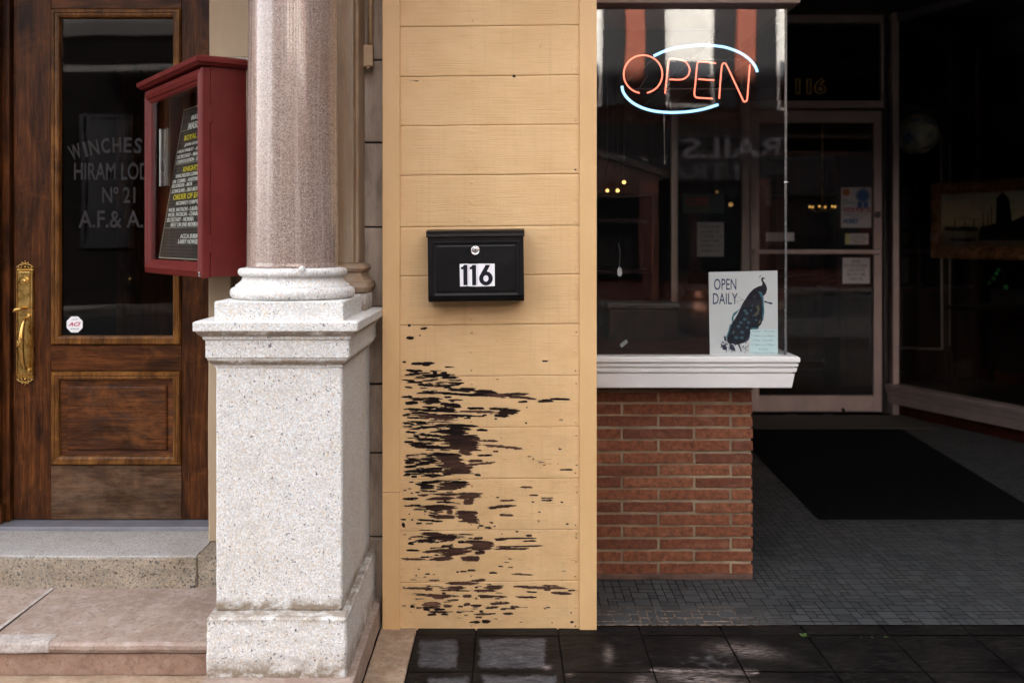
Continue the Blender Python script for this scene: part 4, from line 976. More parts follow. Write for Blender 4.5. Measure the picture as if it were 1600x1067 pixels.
num = part('number_plate', join(*[prism([(mx(a), mz(b2)) for a, b2 in q[::-1]], ny_ - .0004 * (k + 1), ny_ + .0002) for k, q in enumerate(stick)]), WHITE_STICK, mb, label='white number stickers')
def one(ox): return [(ox + 0.4, 421), (ox + 0.4, 417.6), (ox + 3.0, 416.6), (ox + 5.0, 413.9), (ox + 10.2, 413.9), (ox + 10.6, 445.6), (ox + 4.3, 445.6), (ox + 4.0, 420.4)]
dg = []
for ox in (720, 733.6):
    dg.append(prism([(mx(a), mz(b2)) for a, b2 in one(ox)[::-1]], ny_ - .0022, ny_ - .0012))
six = bmesh.new()
co, ci = [], []
for k in range(40):
    a = 2 * math.pi * k / 40
    co.append((759.3 + 10.6 * math.cos(a), 435.0 + 10.9 * math.sin(a))); ci.append((759.3 + 4.1 * math.cos(a), 435.0 + 5.0 * math.sin(a)))
vo = [six.verts.new((mx(a), ny_ - .0022, mz(b2))) for a, b2 in co]; vi = [six.verts.new((mx(a), ny_ - .0022, mz(b2))) for a, b2 in ci]
for k in range(40): six.faces.new((vo[k], vo[(k + 1) % 40], vi[(k + 1) % 40], vi[k]))
dg.append(six); dg.append(prism([(mx(a), mz(b2)) for a, b2 in [(749.4, 431), (755.5, 420), (758.8, 413.9), (766, 413.9), (760.3, 424.8), (757, 430), (752, 433)][::-1]], ny_ - .0021, ny_ - .0012))
part('digits', join(*dg), BLACK_INK, num)

# ------------------------------------------------------------------ brick base and bay window
BY, BX1 = 4.198, 1.0333
GY, GX = 4.10, 1.148
bp_ = thing('brick_base', 'red roman brick base under the white window sill', 'wall', (.68, BY, 0))
bms = []; RNDL = []
def brick(x0, x1, y0, y1, z0, z1, r):
    bm = box(x0, x1, y0, y1, z0, z1, .0028, 2)
    fr_ = y0 < BY + .01
    bmesh.ops.subdivide_edges(bm, edges=[e for e in bm.edges if abs(e.verts[0].co.x - e.verts[1].co.x) > .06], cuts=28 if fr_ else 3, use_grid_fill=True)
    if fr_: bmesh.ops.subdivide_edges(bm, edges=[e for e in bm.edges if abs(e.verts[0].co.z - e.verts[1].co.z) > .03], cuts=3, use_grid_fill=True)
    s = r * 90
    for v in bm.verts:
        p = v.co * 26 + Vector((s, 0, s)); k = .0022
        v.co += Vector((mnoise.noise(p) * k, mnoise.noise(p + Vector((9, 9, 9))) * k + mnoise.noise(p * 3.3) * .0011, mnoise.noise(p + Vector((4, 9, 1))) * k * .8 + mnoise.noise(p * 3 + Vector((7, 1, 1))) * .0011))
    RNDL.extend([r] * len(bm.verts)); return bm
rb = random.Random(21)
for c_ in range(16):
    z0 = .0253 + .0516 * c_; z1 = z0 + .0405
    js = [.332, .637, .9416, BX1] if c_ % 2 == 0 else [.332, .483, .788, BX1]
    for a, b2 in zip(js[:-1], js[1:]):
        e = .0052; x0 = a + e if a > .34 else a; x1 = b2 - e if b2 < BX1 else b2 + rb.uniform(-.003, .002)
        dzr = rb.uniform(-.0015, .0015)
        bms.append(brick(x0, x1, BY + rb.uniform(-.002, .002), BY + .09, z0 + dzr, z1 + dzr + rb.uniform(-.001, .002), rb.random()))
    y = BY + .095 + (0 if c_ % 2 else .15)
    while y < 8.1:
        bms.append(brick(BX1 - .09, BX1 + rb.uniform(-.002, .002), y, min(y + .296, 8.12), z0, z1, rb.random())); y += .305
bm = join(*bms); lr = bm.verts.layers.float.new('rnd'); bm.verts.ensure_lookup_table()
for i, v in enumerate(bm.verts): v[lr] = RNDL[i]
for f_ in bm.faces: f_.smooth = False
part('bricks', bm, BRICK, bp_)
part('mortar', rough(box(.335, BX1 - .006, BY + .006, 8.13, .012, .855, 0), 5, .0018, 30), MORTAR, bp_)
part('return_wall', box(.300, .3345, 4.196, 4.60, 0, .90), MORTAR, bp_)
part('footing', rough(box(.335, BX1 - .001, BY - .006, BY + .05, 0, .024, .003), 4, .004, 22), simple('brown_footing', (.10, .055, .04), .9, 0, .4, 20, .5), bp_)
dw = thing('bay_window', 'shop display window with white moulded sill and frameless glass corner', 'window', (.7, 4.1, .85))
def wrap(levels):
    """moulding that follows the bay: front run along x, mitred round the corner, back along y; levels = (overhang, z)"""
    bm = bmesh.new(); rg = []
    for s, z in levels:
        rg.append([bm.verts.new(p) for p in ((.329, BY - s, z), (BX1 + s, BY - s, z), (BX1 + s, 8.12, z), (BX1 - .05, 8.12, z), (BX1 - .05, BY + .05, z), (.329, BY + .05, z))])
    for k in range(len(rg) - 1):
        for i in range(6): bm.faces.new((rg[k][i], rg[k][(i + 1) % 6], rg[k + 1][(i + 1) % 6], rg[k + 1][i]))
    bm.faces.new(rg[0][::-1]); bm.faces.new(rg[-1]); bmesh.ops.recalc_face_normals(bm, faces=bm.faces[:]); return bm
sz = [(.125, WZ(606, 4.07)), (.1285, WZ(605.4, 4.07)), (.138, WZ(583.5, 4.06)), (.127, WZ(583.3, 4.06)), (.127, WZ(581.6, 4.06)), (.143, WZ(581.2, 4.055)), (.1455, WZ(575, 4.055)), (.133, WZ(574.8, 4.05)), (.133, WZ(573.2, 4.05)),
      (.148, WZ(572.8, 4.05)), (.150, WZ(568.4, 4.05)), (.139, WZ(568.2, 4.05)), (.139, WZ(566.6, 4.05)), (.153, WZ(566.2, 4.045)), (.1553, WZ(564, 4.043)), (.1553, .950), (.152, .953)]
part('sill', wrap(sz), SILLWHITE, dw)
part('sill_top', join(box(.33, BX1 + .149, BY - .149, GY + .022, .9531, .956), box(GX - .03, BX1 + .149, GY + .022, 8.12, .9531, .956)), SILLWHITE, dw)
gtop = 2.388
part('glass_pane', box(.331, GX - .0065, GY, GY + .006, .956, gtop), GLASS, dw, label='front pane')
part('glass_pane', box(GX - .006, GX, GY + .0005, 6.84, .956, gtop), GLASS, dw, label='side pane')
part('glass_pane', box(GX - .006, GX, 6.90, 8.10, .956, gtop), GLASS, dw, label='rear side pane')
part('mullion', box(GX - .025, GX + .022, 6.84, 6.90, .956, gtop, .002), ALU, dw)
part('glass_seal', rough(box(GX - .0075, GX + .002, GY - .002, GY + .003, .956, gtop, 0), 4, .0018, 40), simple('clear_silicone', (.10, .10, .10), .25, 0, .4, 60), dw)
hz = [(.135, 2.387), (.138, 2.387), (.1553, 2.392), (.1553, 2.404), (.15, 2.409), (.15, 2.45), (.13, 2.46), (.13, 2.72)]
part('header', wrap(hz), HEADPAINT, dw)
part('header_soffit', join(box(.33, BX1 + .138, BY - .138, BY + .35, 2.388, 2.45), box(BX1 - .05, BX1 + .138, BY + .35, 8.12, 2.388, 2.45)), HEADPAINT, dw)
part('pane_clip', join(tube([(GX - .012, GY - .006, WZ(285.5, GY)), (GX + .010, GY - .006, WZ(285.5, GY))], .0035, 10), box(GX - .008, GX + .005, GY - .006, GY + .001, WZ(287, GY), WZ(284, GY))), CHROME, dw)
# display floor, side wall, ceiling of the bay
part('display_floor', box(.331, GX - .031, GY + .0225, 8.12, .90, .9555), REDWOOD, dw)
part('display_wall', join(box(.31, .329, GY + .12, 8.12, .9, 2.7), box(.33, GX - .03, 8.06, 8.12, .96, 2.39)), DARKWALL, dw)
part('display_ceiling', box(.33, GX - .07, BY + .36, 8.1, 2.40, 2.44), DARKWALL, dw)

# neon sign
NY = GY + .06
ne = thing('neon_sign', 'lit neon OPEN sign with red letters and blue arcs', 'neon sign', W(1078, 125, NY))
def Z4(x, y): return W(920 + x / 4.638, y / 4.638, NY)
def smooth_pts(pts, sub=6):
    out = []; P = [Vector(p) for p in pts]
    for i in range(len(P) - 1):
        p0, p1, p2, p3 = P[max(i - 1, 0)], P[i], P[i + 1], P[min(i + 2, len(P) - 1)]
        for k in range(sub):
            t_ = k / sub
            out.append(.5 * ((2 * p1) + (-p0 + p2) * t_ + (2 * p0 - 5 * p1 + 4 * p2 - p3) * t_ ** 2 + (-p0 + 3 * p1 - 3 * p2 + p3) * t_ ** 3))
    out.append(P[-1]); return out
rN = .0036
O_ = [Z4(393 + 140 * math.cos(R(a)), 540 + 139 * math.sin(R(a))) for a in range(92, 92 + 350, 8) if not (92 < a < 85)]
O_ = [Z4(393 + 140 * math.cos(R(a)), 540 - 138 * math.sin(R(a))) for a in [260 - k * (338 / 48) for k in range(49)]]
P_ = smooth_pts([Z4(*q) for q in [(553, 680), (560, 610), (570, 520), (578, 450), (590, 430), (610, 426), (660, 434), (705, 455), (730, 500), (722, 545), (690, 573), (650, 580), (582, 577)]])
E1 = smooth_pts([Z4(*q) for q in [(922, 462), (870, 455), (810, 449), (790, 458), (783, 490), (773, 600), (765, 680), (775, 705), (800, 711), (850, 714), (897, 717)]])
E2 = [Z4(793, 575), Z4(850, 580), Z4(910, 584)]
N_ = smooth_pts([Z4(*q) for q in [(945, 718), (953, 600), (963, 490), (972, 464), (986, 462), (1002, 482), (1060, 605), (1110, 712), (1122, 735), (1134, 738), (1147, 722), (1154, 640), (1167, 473)]])
for nm, ps in (('letter_tube', O_), ('letter_tube', P_), ('letter_tube', E1), ('letter_tube', E2), ('letter_tube', N_)):
    part(nm, tube(ps, rN, 10), NEON_R, ne)
a1 = smooth_pts([Z4(*q) for q in [(470, 408), (560, 368), (650, 345), (760, 333), (850, 330), (920, 335), (1000, 348), (1090, 382), (1150, 420), (1190, 460), (1212, 495), (1221, 525)]])
a2 = smooth_pts([Z4(*q) for q in [(240, 625), (248, 665), (275, 708), (320, 748), (380, 780), (450, 802), (520, 813), (610, 817), (720, 811), (830, 793), (938, 760)]])
for ps in (a1, a2): part('arc_tube', tube(ps, .0062, 10), NEON_B, ne)
part('frame', join(tube([Z4(290, 580) + Vector((0, .02, 0)), Z4(500, 405) + Vector((0, .02, 0)), Z4(560, 360) + Vector((0, .02, 0))], .003, 6), tube([Z4(360, 660) + Vector((0, .02, 0)), Z4(430, 540) + Vector((0, .02, 0))], .003, 6),
     tube([Z4(300, 640) + Vector((0, .025, 0)), Z4(1160, 640) + Vector((0, .025, 0))], .003, 6), tube([Z4(560, 420) + Vector((0, .025, 0)), Z4(1180, 430) + Vector((0, .025, 0))], .003, 6),
     tube([Z4(560, 420) + Vector((0, .025, 0)), Z4(560, -20) + Vector((0, .025, 0))], .0015, 6), tube([Z4(1100, 420) + Vector((0, .025, 0)), Z4(1100, -20) + Vector((0, .025, 0))], .0015, 6)), ALU_D, ne)
part('pull_cord', join(tube([Z4(550, 800) + Vector((0, .02, 0)), W(1038.5, 253, NY + .02)], .0012, 6), lathe([(.001, WZ(250, NY)), (.003, WZ(252, NY)), (.003, WZ(255, NY)), (.001, WZ(257, NY))], WX(1038.5, NY + .02), NY + .02, 10)), simple('pale_cord', (.35, .30, .24), .6), ne)

# peacock poster
PYp = GY + .022
def pp(zx, zy, off=0): return (WX(1100 + zx / 7.623, PYp), WZ(420 + zy / 7.623, PYp))
po = thing('open_daily_poster', 'white poster with dark peacock and OPEN DAILY lettering', 'poster', W(1160, 553, PYp))
part('sheet', prism([pp(55, 40), pp(875, 22), pp(882, 1018), pp(70, 1022)][::-1], PYp, PYp + .002), PAPER, po)
yq = PYp - .0002
def flat(pts, lay): return prism([pp(*q) for q in pts], yq - .0003 - .0003 * lay, yq - .0003 * lay)
for q_ in (text('OPEN', pp(118, 0)[0], pp(385, 0)[0], pp(0, 252)[1], pp(0, 118)[1], yq, .0003, .006), text('DAILY', pp(105, 0)[0], pp(400, 0)[0], pp(0, 422)[1], pp(0, 290)[1], yq, .0003, .006)): part('title_word', q_, NAVY, po)
silh = [(705, 325), (735, 300), (752, 250), (748, 215), (735, 185), (712, 150), (700, 128), (712, 122), (735, 120), (712, 105), (695, 102), (680, 118), (683, 145), (695, 170), (690, 198), (640, 212), (590, 240), (540, 290), (500, 350), (460, 410), (430, 470), (400, 540), (365, 600), (330, 650), (305, 710), (285, 770), (270, 830), (285, 880), (310, 900),
        (340, 890), (380, 905), (430, 895), (480, 880), (520, 840), (548, 790), (560, 720), (640, 705), (680, 660), (710, 580), (718, 500), (710, 420), (706, 360)]
part('peacock', flat(silh, 0), simple('peacock_black', (.008, .011, .022), .5, 0, .5, 90), po)
tl = [flat([(640, 265), (690, 280), (706, 330), (712, 420), (719, 500), (705, 620), (690, 600), (700, 480), (690, 360), (660, 300)], 1), flat([(420, 480), (350, 530), (328, 590), (335, 640), (350, 620), (352, 570), (390, 530)], 1),
      flat([(310, 650), (290, 740), (262, 820), (275, 830), (300, 760), (325, 680)], 1), flat([(560, 700), (655, 700), (640, 720), (560, 722)], 1)]
for q_ in tl: part('blue_feather', q_, TEAL, po)
eyes = []
for ex, ey, er in ((490, 500, 20), (560, 495, 14), (510, 530, 22), (485, 600, 24), (440, 640, 22), (530, 640, 22), (620, 610, 16), (410, 685, 22), (515, 700, 18), (455, 755, 25), (385, 820, 25), (450, 820, 24), (600, 330, 12), (575, 440, 12), (640, 500, 12), (590, 560, 14), (350, 760, 16)):
    eyes.append(flat([(ex + er * math.cos(R(a)), ey + er * .8 * math.sin(R(a))) for a in range(0, 360, 30)][::-1], 2))
PEB = simple('peacock_eye_blue', (.015, .07, .11), .5, 0, .6, 200)
for q_ in eyes: part('feather_eye', q_, PEB, po)
gold_ = [flat([(620, 450), (650, 430), (665, 470), (650, 540), (610, 570), (598, 540), (640, 500)], 2), flat([(645, 640), (670, 600), (680, 620), (655, 660)], 2), flat([(345, 780), (355, 720), (365, 740), (352, 780)], 2)]
OLV = simple('olive_ink', (.09, .075, .035), .5, 0, .5, 200)
for q_ in gold_: part('gold_feather', q_, OLV, po)
tips = []
rp = random.Random(4)
for k in range(46):
    ax_, ay_ = rp.uniform(190, 520), rp.uniform(850, 985)
    if ay_ < 870 + abs(ax_ - 340) * -.1: continue
    l_ = rp.uniform(12, 34); an = rp.uniform(-.4, 1.6)
    dxx, dyy = l_ * math.cos(an), l_ * math.sin(an)
    tips.append(flat([(ax_, ay_), (ax_ + dxx, ay_ + dyy), (ax_ + dxx + 5, ay_ + dyy - 4), (ax_ + 8, ay_ - 6)], 1))
for q in ([(285, 870), (240, 850), (235, 800), (255, 800), (270, 850)], [(300, 900), (250, 910), (190, 945), (200, 930), (250, 890)], [(470, 880), (520, 860), (545, 820), (540, 790), (500, 840)], [(300, 900), (310, 960), (375, 985), (370, 950), (345, 900)], [(400, 895), (440, 990), (450, 985), (425, 900)], [(230, 905), (220, 960), (270, 970), (275, 930)],
          [(716, 378), (760, 395), (800, 398), (822, 415), (800, 425), (760, 410), (716, 400)], [(655, 105), (668, 80), (690, 78), (672, 88), (662, 108)]):
    tips.append(flat(q, 1))
for q in (((300, 270), (470, 372)), ((390, 320), (380, 410)), ((385, 390), (480, 365)), ((340, 350), (430, 420))):
    (ax_, ay_), (bx2, by2) = q
    tips.append(flat([(ax_, ay_), (bx2, by2), (bx2, by2 + 3), (ax_, ay_ + 3)], 1))
VBI = simple('violet_black_ink', (.014, .016, .06), .5)
for q_ in tips: part('tail_tip', q_, VBI, po)
hc = part('hours_card', flat([(552, 722), (872, 720), (876, 1015), (545, 1018)], 3), PAPER_T, po, label='small pale blue card with opening hours')
hl = [('Monday - Thursday', 565, 840, 745, 0), ('11:00am to 6:00pm', 562, 845, 800, 1), ('Friday - Saturday', 580, 825, 852, 0), ('11:00am to 7:00pm', 562, 845, 905, 1), ('Sunday', 650, 760, 958, 0), ('12:00pm to 5:00pm', 552, 866, 1003, 1)]
for q_ in [text(s, pp(a, 0)[0], pp(b2, 0)[0], pp(0, y + 12)[1], pp(0, y - 12)[1], yq - .0013, .0003, 0, False, .25 if k == 0 else 0) for s, a, b2, y, k in hl]: part('hours_line', q_, GREYBLUE, hc)
# tag on a string and a scrap on the glass
tg = thing('price_tag', 'small white tag hanging on a thin thread behind the glass', 'tag', W(968, 425, 4.5))
part('thread', tube([W(966, 380, 4.5), W(969, 395, 4.5), W(968, 418, 4.5)], .0005, 6), PAPER, tg)
part('paper_tag', prism([(WX(a, 4.5), WZ(b2, 4.5)) for a, b2 in [(967, 417), (971, 419), (972.5, 426), (971, 431), (968, 432.5), (965, 430), (964.5, 423)]], 4.5, 4.502), PAPER, tg)
part('glass_sticker', prism([(WX(a, GY + .008), WZ(b2, GY + .008)) for a, b2 in [(968.5, 538), (978.5, 530), (981.5, 535), (971, 543.5)]], GY + .007, GY + .0078), simple('silver_label', (.30, .30, .33), .4), cat='sticker', label='tiny silver sticker low on the display window glass')

# antique cabinet with sloped pediment inside the display
cb = thing('display_cabinet', 'tall brown antique cabinet with sloped top inside the display window', 'cabinet', (.65, 5.2, .952))
cyf = 5.2
def cxp(px): return WX(px, cyf)
def czp(py): return WZ(py, cyf)
cbx0 = .345
part('pediment', join(prism([(cbx0, czp(236) + .02), (cxp(1028), czp(274)), (cxp(1030), czp(303)), (cbx0, czp(303))], cyf, cyf + .35)), REDWOOD, cb)
part('cornice', join(prism([(cbx0, czp(236) + .055), (cxp(1042), czp(272) + .012), (cxp(1042), czp(278)), (cxp(1028), czp(275)), (cbx0, czp(236) + .02)], cyf - .05, cyf + .36)), DARKWOOD, cb)
part('column_post', join(box(cxp(1018), cxp(1030), cyf, cyf + .35, .952, czp(303), .006, 2)), REDWOOD, cb)
part('rail', box(cbx0, cxp(1018), cyf - .01, cyf + .02, czp(309), czp(303), .003), DARKWOOD, cb)
part('shelf', join(*[box(cbx0, cxp(1018), cyf + .04, cyf + .34, z, z + .02, .002) for z in (1.25,)]), DARKWOOD, cb)
part('shelf', box(cbx0, cxp(1018), cyf + .04, cyf + .34, 1.52, 1.54, .002), DARKWOOD, cb)
part('back', box(cbx0, cxp(1018), cyf + .335, cyf + .35, .952, czp(310)), DARKWALL, cb)
# framed object on the display floor
pc_ = W(1089, 468, 4.9)
cpot = thing('copper_pot', 'round dull copper pot standing in the dark display window', 'pot', (pc_.x, pc_.y, .952))
part('pot_body', lathe([(.03, .953), (.075, .97), (.10, 1.03), (.105, 1.08), (.09, 1.14), (.055, 1.17), (.06, 1.185), (.052, 1.185)], pc_.x, pc_.y, 32), simple('dull_copper', (.10, .035, .018), .35, .8, .3, 12), cpot, smooth=True)
part('pot_handle', tube(smooth_pts([Vector((pc_.x - .055, pc_.y, 1.175)), Vector((pc_.x - .05, pc_.y, 1.25)), Vector((pc_.x, pc_.y, 1.28)), Vector((pc_.x + .05, pc_.y, 1.25)), Vector((pc_.x + .055, pc_.y, 1.175))]), .005, 8), DARKWOOD, cpot)
ch_ = thing('wooden_chest', 'low dark wooden chest on the display window floor', 'chest', (.95, 5.0, .952))
part('chest_body', box(.48, .80, 4.70, 4.98, .953, 1.10, .006, 2), DARKWOOD, ch_)
part('chest_lid', box(.47, .81, 4.69, 4.99, 1.101, 1.13, .008, 2), DARKWOOD, ch_)

# ------------------------------------------------------------------ shop entrance door
EY = 8.2
def ex(px, Y=EY): return WX(px, Y)
def ez(py, Y=EY): return WZ(py, Y)
ef = thing('shop_door_frame', 'taupe metal frame and transom around the glass shop door', 'door frame', (2.5, EY, 0))
part('jamb', box(ex(1158), ex(1171), EY - .02, EY + .10, 0, ez(24), .003), ALU, ef)
part('jamb', box(ex(1379.5), ex(1386), EY - .02, EY + .10, 0, ez(24), .003), ALU_D, ef)
part('head', box(ex(1171), ex(1379), EY - .02, EY + .10, ez(36.5), ez(24), .003), ALU, ef)
part('transom_bar', join(box(ex(1171), ex(1379), EY - .03, EY + .10, ez(170), ez(158.5), .003), ), ALU, ef)
part('transom_post', box(ex(1376.5), ex(1379.4), EY - .025, EY + .05, ez(158), ez(37), .002), ALU, ef)
tg_ = part('transom_glass', box(ex(1171), ex(1376), EY + .02, EY + .026, ez(158), ez(37)), GLASS_D, ef)
t1_ = text('116', ex(1244), ex(1292), ez(147), ez(122), EY + .0195, .001, .06); t2_ = text('116', ex(1245.3), ex(1290.7), ez(145.8), ez(123.3), EY + .018, .0006, .012)
part('transom_number', t1_, GOLD, tg_, label='dull gold outlined number 116'); part('number_fill', t2_, BLACK_INK, tg_)
part('corner_post', box(ex(1388), ex(1397.5), EY - .10, EY + .02, 0, ez(24), .003), ALU, ef, label='pale post at the right of the shop door')
part('side_post', box(ex(1048), ex(1057.5), EY - .03, EY + .06, 0, ez(24), .003), ALU, ef)
part('side_glass', box(ex(1057.5), ex(1158), EY + .02, EY + .026, .30, ez(37)), GLASS_D, ef)
part('side_panel', box(ex(1057.5), ex(1158), EY + .0, EY + .05, 0, .30), ALU, ef)
sdr = thing('shop_door', 'taupe framed glass shop door with push bar', 'door', (ex(1275), EY, .01))
part('door_frame', join(box(ex(1173), ex(1186.5), EY, EY + .045, .012, ez(173), .003), box(ex(1365), ex(1378.3), EY, EY + .045, .012, ez(173), .003), box(ex(1186.5), ex(1365), EY, EY + .045, ez(192), ez(173), .003), box(ex(1186.5), ex(1365), EY, EY + .045, .012, ez(618), .003)), ALU, sdr)
part('door_glass', box(ex(1186.5), ex(1365), EY + .018, EY + .024, ez(618), ez(192)), GLASS, sdr)
part('push_bar', join(box(ex(1184), ex(1372), EY - .065, EY - .04, ez(396.5), ez(390), .004, 2), box(ex(1176), ex(1184), EY - .06, EY, ez(398), ez(389), .004), box(ex(1368), ex(1374), EY - .06, EY, ez(398), ez(389), .004)), ALU, sdr)
part('door_lock', lathe([(.026, EY), (.026, EY - .006), (.018, EY - .012), (.014, EY - .012)], ex(1371), 0, 20, 'Y', ez(336)), ALU_D, sdr)
part('door_stop', box(ex(1315), ex(1319), EY - .03, EY, ez(642), ez(637), .003), BLACK_INK, sdr)
SY = EY + .0165
def card(name, a, b2, c2, d2, mat_, label, y=SY, cat='notice'):
    return part(name, box(WX(a, y), WX(b2, y), y - .0015, y, WZ(d2, y), WZ(c2, y)), mat_, cat=cat, label=label)
def ctext(par, s, a, b2, c2, d2, mat_, nm='print', y=SY, bold=.01):
    return part(nm, text(s, WX(a, y), WX(b2, y), WZ(d2, y), WZ(c2, y), y - .0017, .0006, bold), mat_, par)
vp = card('vote_poster', 1314, 1361.5, 293, 356, PAPER, 'white poster with blue rosette and red VOTE FOR US lettering on the shop door', cat='poster')
ctext(vp, 'VOTE FOR US', 1317, 1360, 324.5, 332, REDINK, 'red_line', bold=.04); ctext(vp, 'Daily', 1318, 1338, 312, 322, GREYBLUE, 'daily_word')
ctext(vp, 'HURRY', 1317.5, 1342, 342, 349.5, BLUEINK, 'blue_line', bold=.05); ctext(vp, 'BEST OF THE\nVALLEY', 1320, 1357, 334, 341, GREYINK, 'grey_lines')
rx_, rz_ = ex(1348, SY), ez(306, SY)
part('rosette', join(lathe([(.060, SY - .0016), (.060, SY - .003), (.001, SY - .003)], rx_, 0, 28, 'Y', rz_)), GREYBLUE, vp)
part('rosette_centre', join(lathe([(.044, SY - .0031), (.044, SY - .0040), (.001, SY - .004)], rx_, 0, 28, 'Y', rz_), prism([(rx_ - .045, rz_ - .05), (rx_ - .005, rz_ - .05), (rx_ - .008, rz_ - .11), (rx_ - .025, rz_ - .095), (rx_ - .045, rz_ - .11)], SY - .0034, SY - .0016), prism([(rx_ + .005, rz_ - .05), (rx_ + .045, rz_ - .05), (rx_ + .042, rz_ - .11), (rx_ + .025, rz_ - .095), (rx_ + .008, rz_ - .11)], SY - .0034, SY - .0016)), BLUEINK, vp)
part('orange_badge', lathe([(.030, SY - .0016), (.030, SY - .003), (.001, SY - .003)], ex(1322, SY), 0, 24, 'Y', ez(300.5, SY)), ORANGE, vp)
c_ = card('door_note', 1320.5, 1357, 365, 382, PAPER, 'short white note just above the push bar on the shop door')
part('yellow_corner', box(WX(1320.5, SY), WX(1328, SY), SY - .0025, SY - .0015, WZ(382, SY), WZ(365, SY)), PAPER_Y, c_); ctext(c_, 'PLEASE PULL\nDOOR TO OPEN\nTHANK YOU', 1329, 1355, 368, 380, GREYINK)
c_ = card('door_note', 1316.5, 1359, 403, 443, PAPER, 'square white printed notice below the push bar on the shop door')
ctext(c_, 'NOTICE\nNO FOOD OR DRINK\nPLEASE ASK FOR\nHELP WITH ITEMS\nTHANK YOU', 1320, 1355, 406, 438, GREYINK)
c_ = card('door_note', 1197, 1241, 363.5, 377, PAPER, 'narrow white slip at the left side of the shop door')
c_ = card('window_notice', 1089, 1131, 347, 401, PAPER, 'white sheet of printed text in the window left of the shop door')
ctext(c_, 'STORE HOURS\nMONDAY TO\nTHURSDAY 11-6\nFRIDAY AND\nSATURDAY 11-7\nSUNDAY 12-5', 1093, 1127, 352, 394, GREYINK)
c_ = part('closed_sign', box(ex(1067), ex(1132), SY - .006, SY, ez(333), ez(303)), simple('dull_teal_board', (.03, .055, .06), .5), cat='sign', label='small hanging CLOSED sign with blue edge beside the shop door')
part('sign_face', box(ex(1069.5), ex(1109), SY - .008, SY - .006, ez(331), ez(305)), simple('dull_yellow_board', (.09, .07, .035), .5), c_)
part('sign_word', text('CLOSED', ex(1071.5), ex(1107), ez(321), ez(309), SY - .0082, .001, .04), REDINK, c_)
c_ = part('push_plate', box(ex(1194.5), ex(1206), SY - .006, SY, ez(322), ez(276)), ALU_D, cat='sign', label='narrow dark PULL plate on the shop door glass')
part('plate_word', text('P\nU\nL\nL', ex(1198), ex(1203), ez(319), ez(279), SY - .0065, .0008, .01), GREYINK, c_)

# ------------------------------------------------------------------ right display window, running at an angle
Um = Vector((.3768, -.9263, 0)); Nm = Vector((.9263, .3768, 0))
P0 = Vector((3.17, 8.15, 0))
MRW = Matrix.Translation(P0) @ Matrix(((Um.x, Nm.x, 0, 0), (Um.y, Nm.y, 0, 0), (0, 0, 1, 0), (0, 0, 0, 1)))
def rw(bm): return xf(bm, MRW)
rwn = thing('side_display_window', 'angled dark display window right of the shop door with pale sill', 'window', (3.9, 6.5, 0))
LR = 4.7
def sillprof(levels, x0, x1): return prismx(levels, x0, x1)
sp_l = [(.02, .095), (-.055, .095), (-.062, .165), (-.058, .168), (-.070, .172), (-.074, .205), (-.070, .208), (-.082, .212), (-.086, .238), (-.080, .250), (.02, .254)]
part('sill', rw(sillprof(sp_l, -.02, LR)), ALU, rwn)
part('base_wall', rw(box(-.02, LR, .0, .05, 0, .096)), REDWOOD, rwn)
part('glass_pane', rw(box(.03, LR, .0, .006, .254, 3.2)), GLASS, rwn)
part('head', rw(box(-.02, LR, -.02, .04, 3.2, 3.268, .002)), ALU_D, rwn)
part('display_platform', rw(box(-.02, LR, .03, 1.8, .20, .248)), DARKFLOOR, rwn)
part('display_back', rw(box(.1, LR - .4, 1.8, 1.85, .0, 3.27)), DARKWALL, rwn)
def rp_(px, py, n_=.4):
    """world point seen at a pixel, n_ metres behind the right glass"""
    k = (px - CX) / F; Q = P0 + Nm * n_
    s = (k * Q.y - Q.x) / (Um.x - k * Um.y); p = Q + Um * s
    return Vector((p.x, p.y, WZ(py, p.y)))
# globe on a slender stand
gc = rp_(1433, 210, .55)
gl_ = thing('globe', 'dull blue and gold globe on a stand behind the side window', 'globe', (gc.x, gc.y, .248))
gb = bmesh.new(); bmesh.ops.create_uvsphere(gb, u_segments=40, v_segments=24, radius=32 / F * gc.y, matrix=Matrix.Translation(gc))
b = NB('globe_map'); n = b.noise(b.map(), 9, 6, .65); MG = b.fin(b.ramp(n, [(.42, (.16, .24, .42)), (.5, (.62, .58, .46)), (.6, (.85, .80, .62))]), .3, 0.0, None, .4)
part('sphere', gb, MG, gl_, smooth=True)
gr_ = 32 / F * gc.y
part('stand', join(lathe([(.16, .249), (.15, .27), (.03, .30), (.018, .6), (.03, 1.0), (.018, 1.4), (.018, gc.z - gr_ - .03), (.05, gc.z - gr_), ], gc.x, gc.y, 24)), DARKWOOD, gl_, smooth=True)
# painting
q0, q1, q2, q3 = rp_(1449, 282, .12), rp_(1640, 281, .12), rp_(1640, 404, .05), rp_(1473, 405, .05)
pw = (q1 - q0).length
pt = thing('framed_painting', 'dark harbour landscape painting in brown frame behind the side window', 'painting', (q3.x, q3.y, q3.z))
pz0_, pz1_ = (q2.z + q3.z) / 2, (q0.z + q1.z) / 2
sA = (q3 - P0).dot(Um) - .13; sB = sA + 1.25
zA, zB = WZ(404, (P0 + Um * (sA + .2)).y), WZ(283, (P0 + Um * (sA + .2)).y)
def ptm(bm):      # frame leans back at the top and is skewed a little like a propped picture
    for v in bm.verts:
        t_ = (v.co.z - zA) / (zB - zA); v.co.y += .06 + t_ * .10
        v.co.x -= .10 * t_
    return rw(bm)
part('frame', ptm(moulding(sA, sB, zA, zB, [(0, .03), (0, .0), (.02, -.018), (.05, -.012), (.07, -.002), (.085, -.006), (.095, .01), (.095, .03)])), wood('gilt_brown_frame', (.22, .08, .035), (.45, .19, .09), (.62, .30, .15), True), pt)
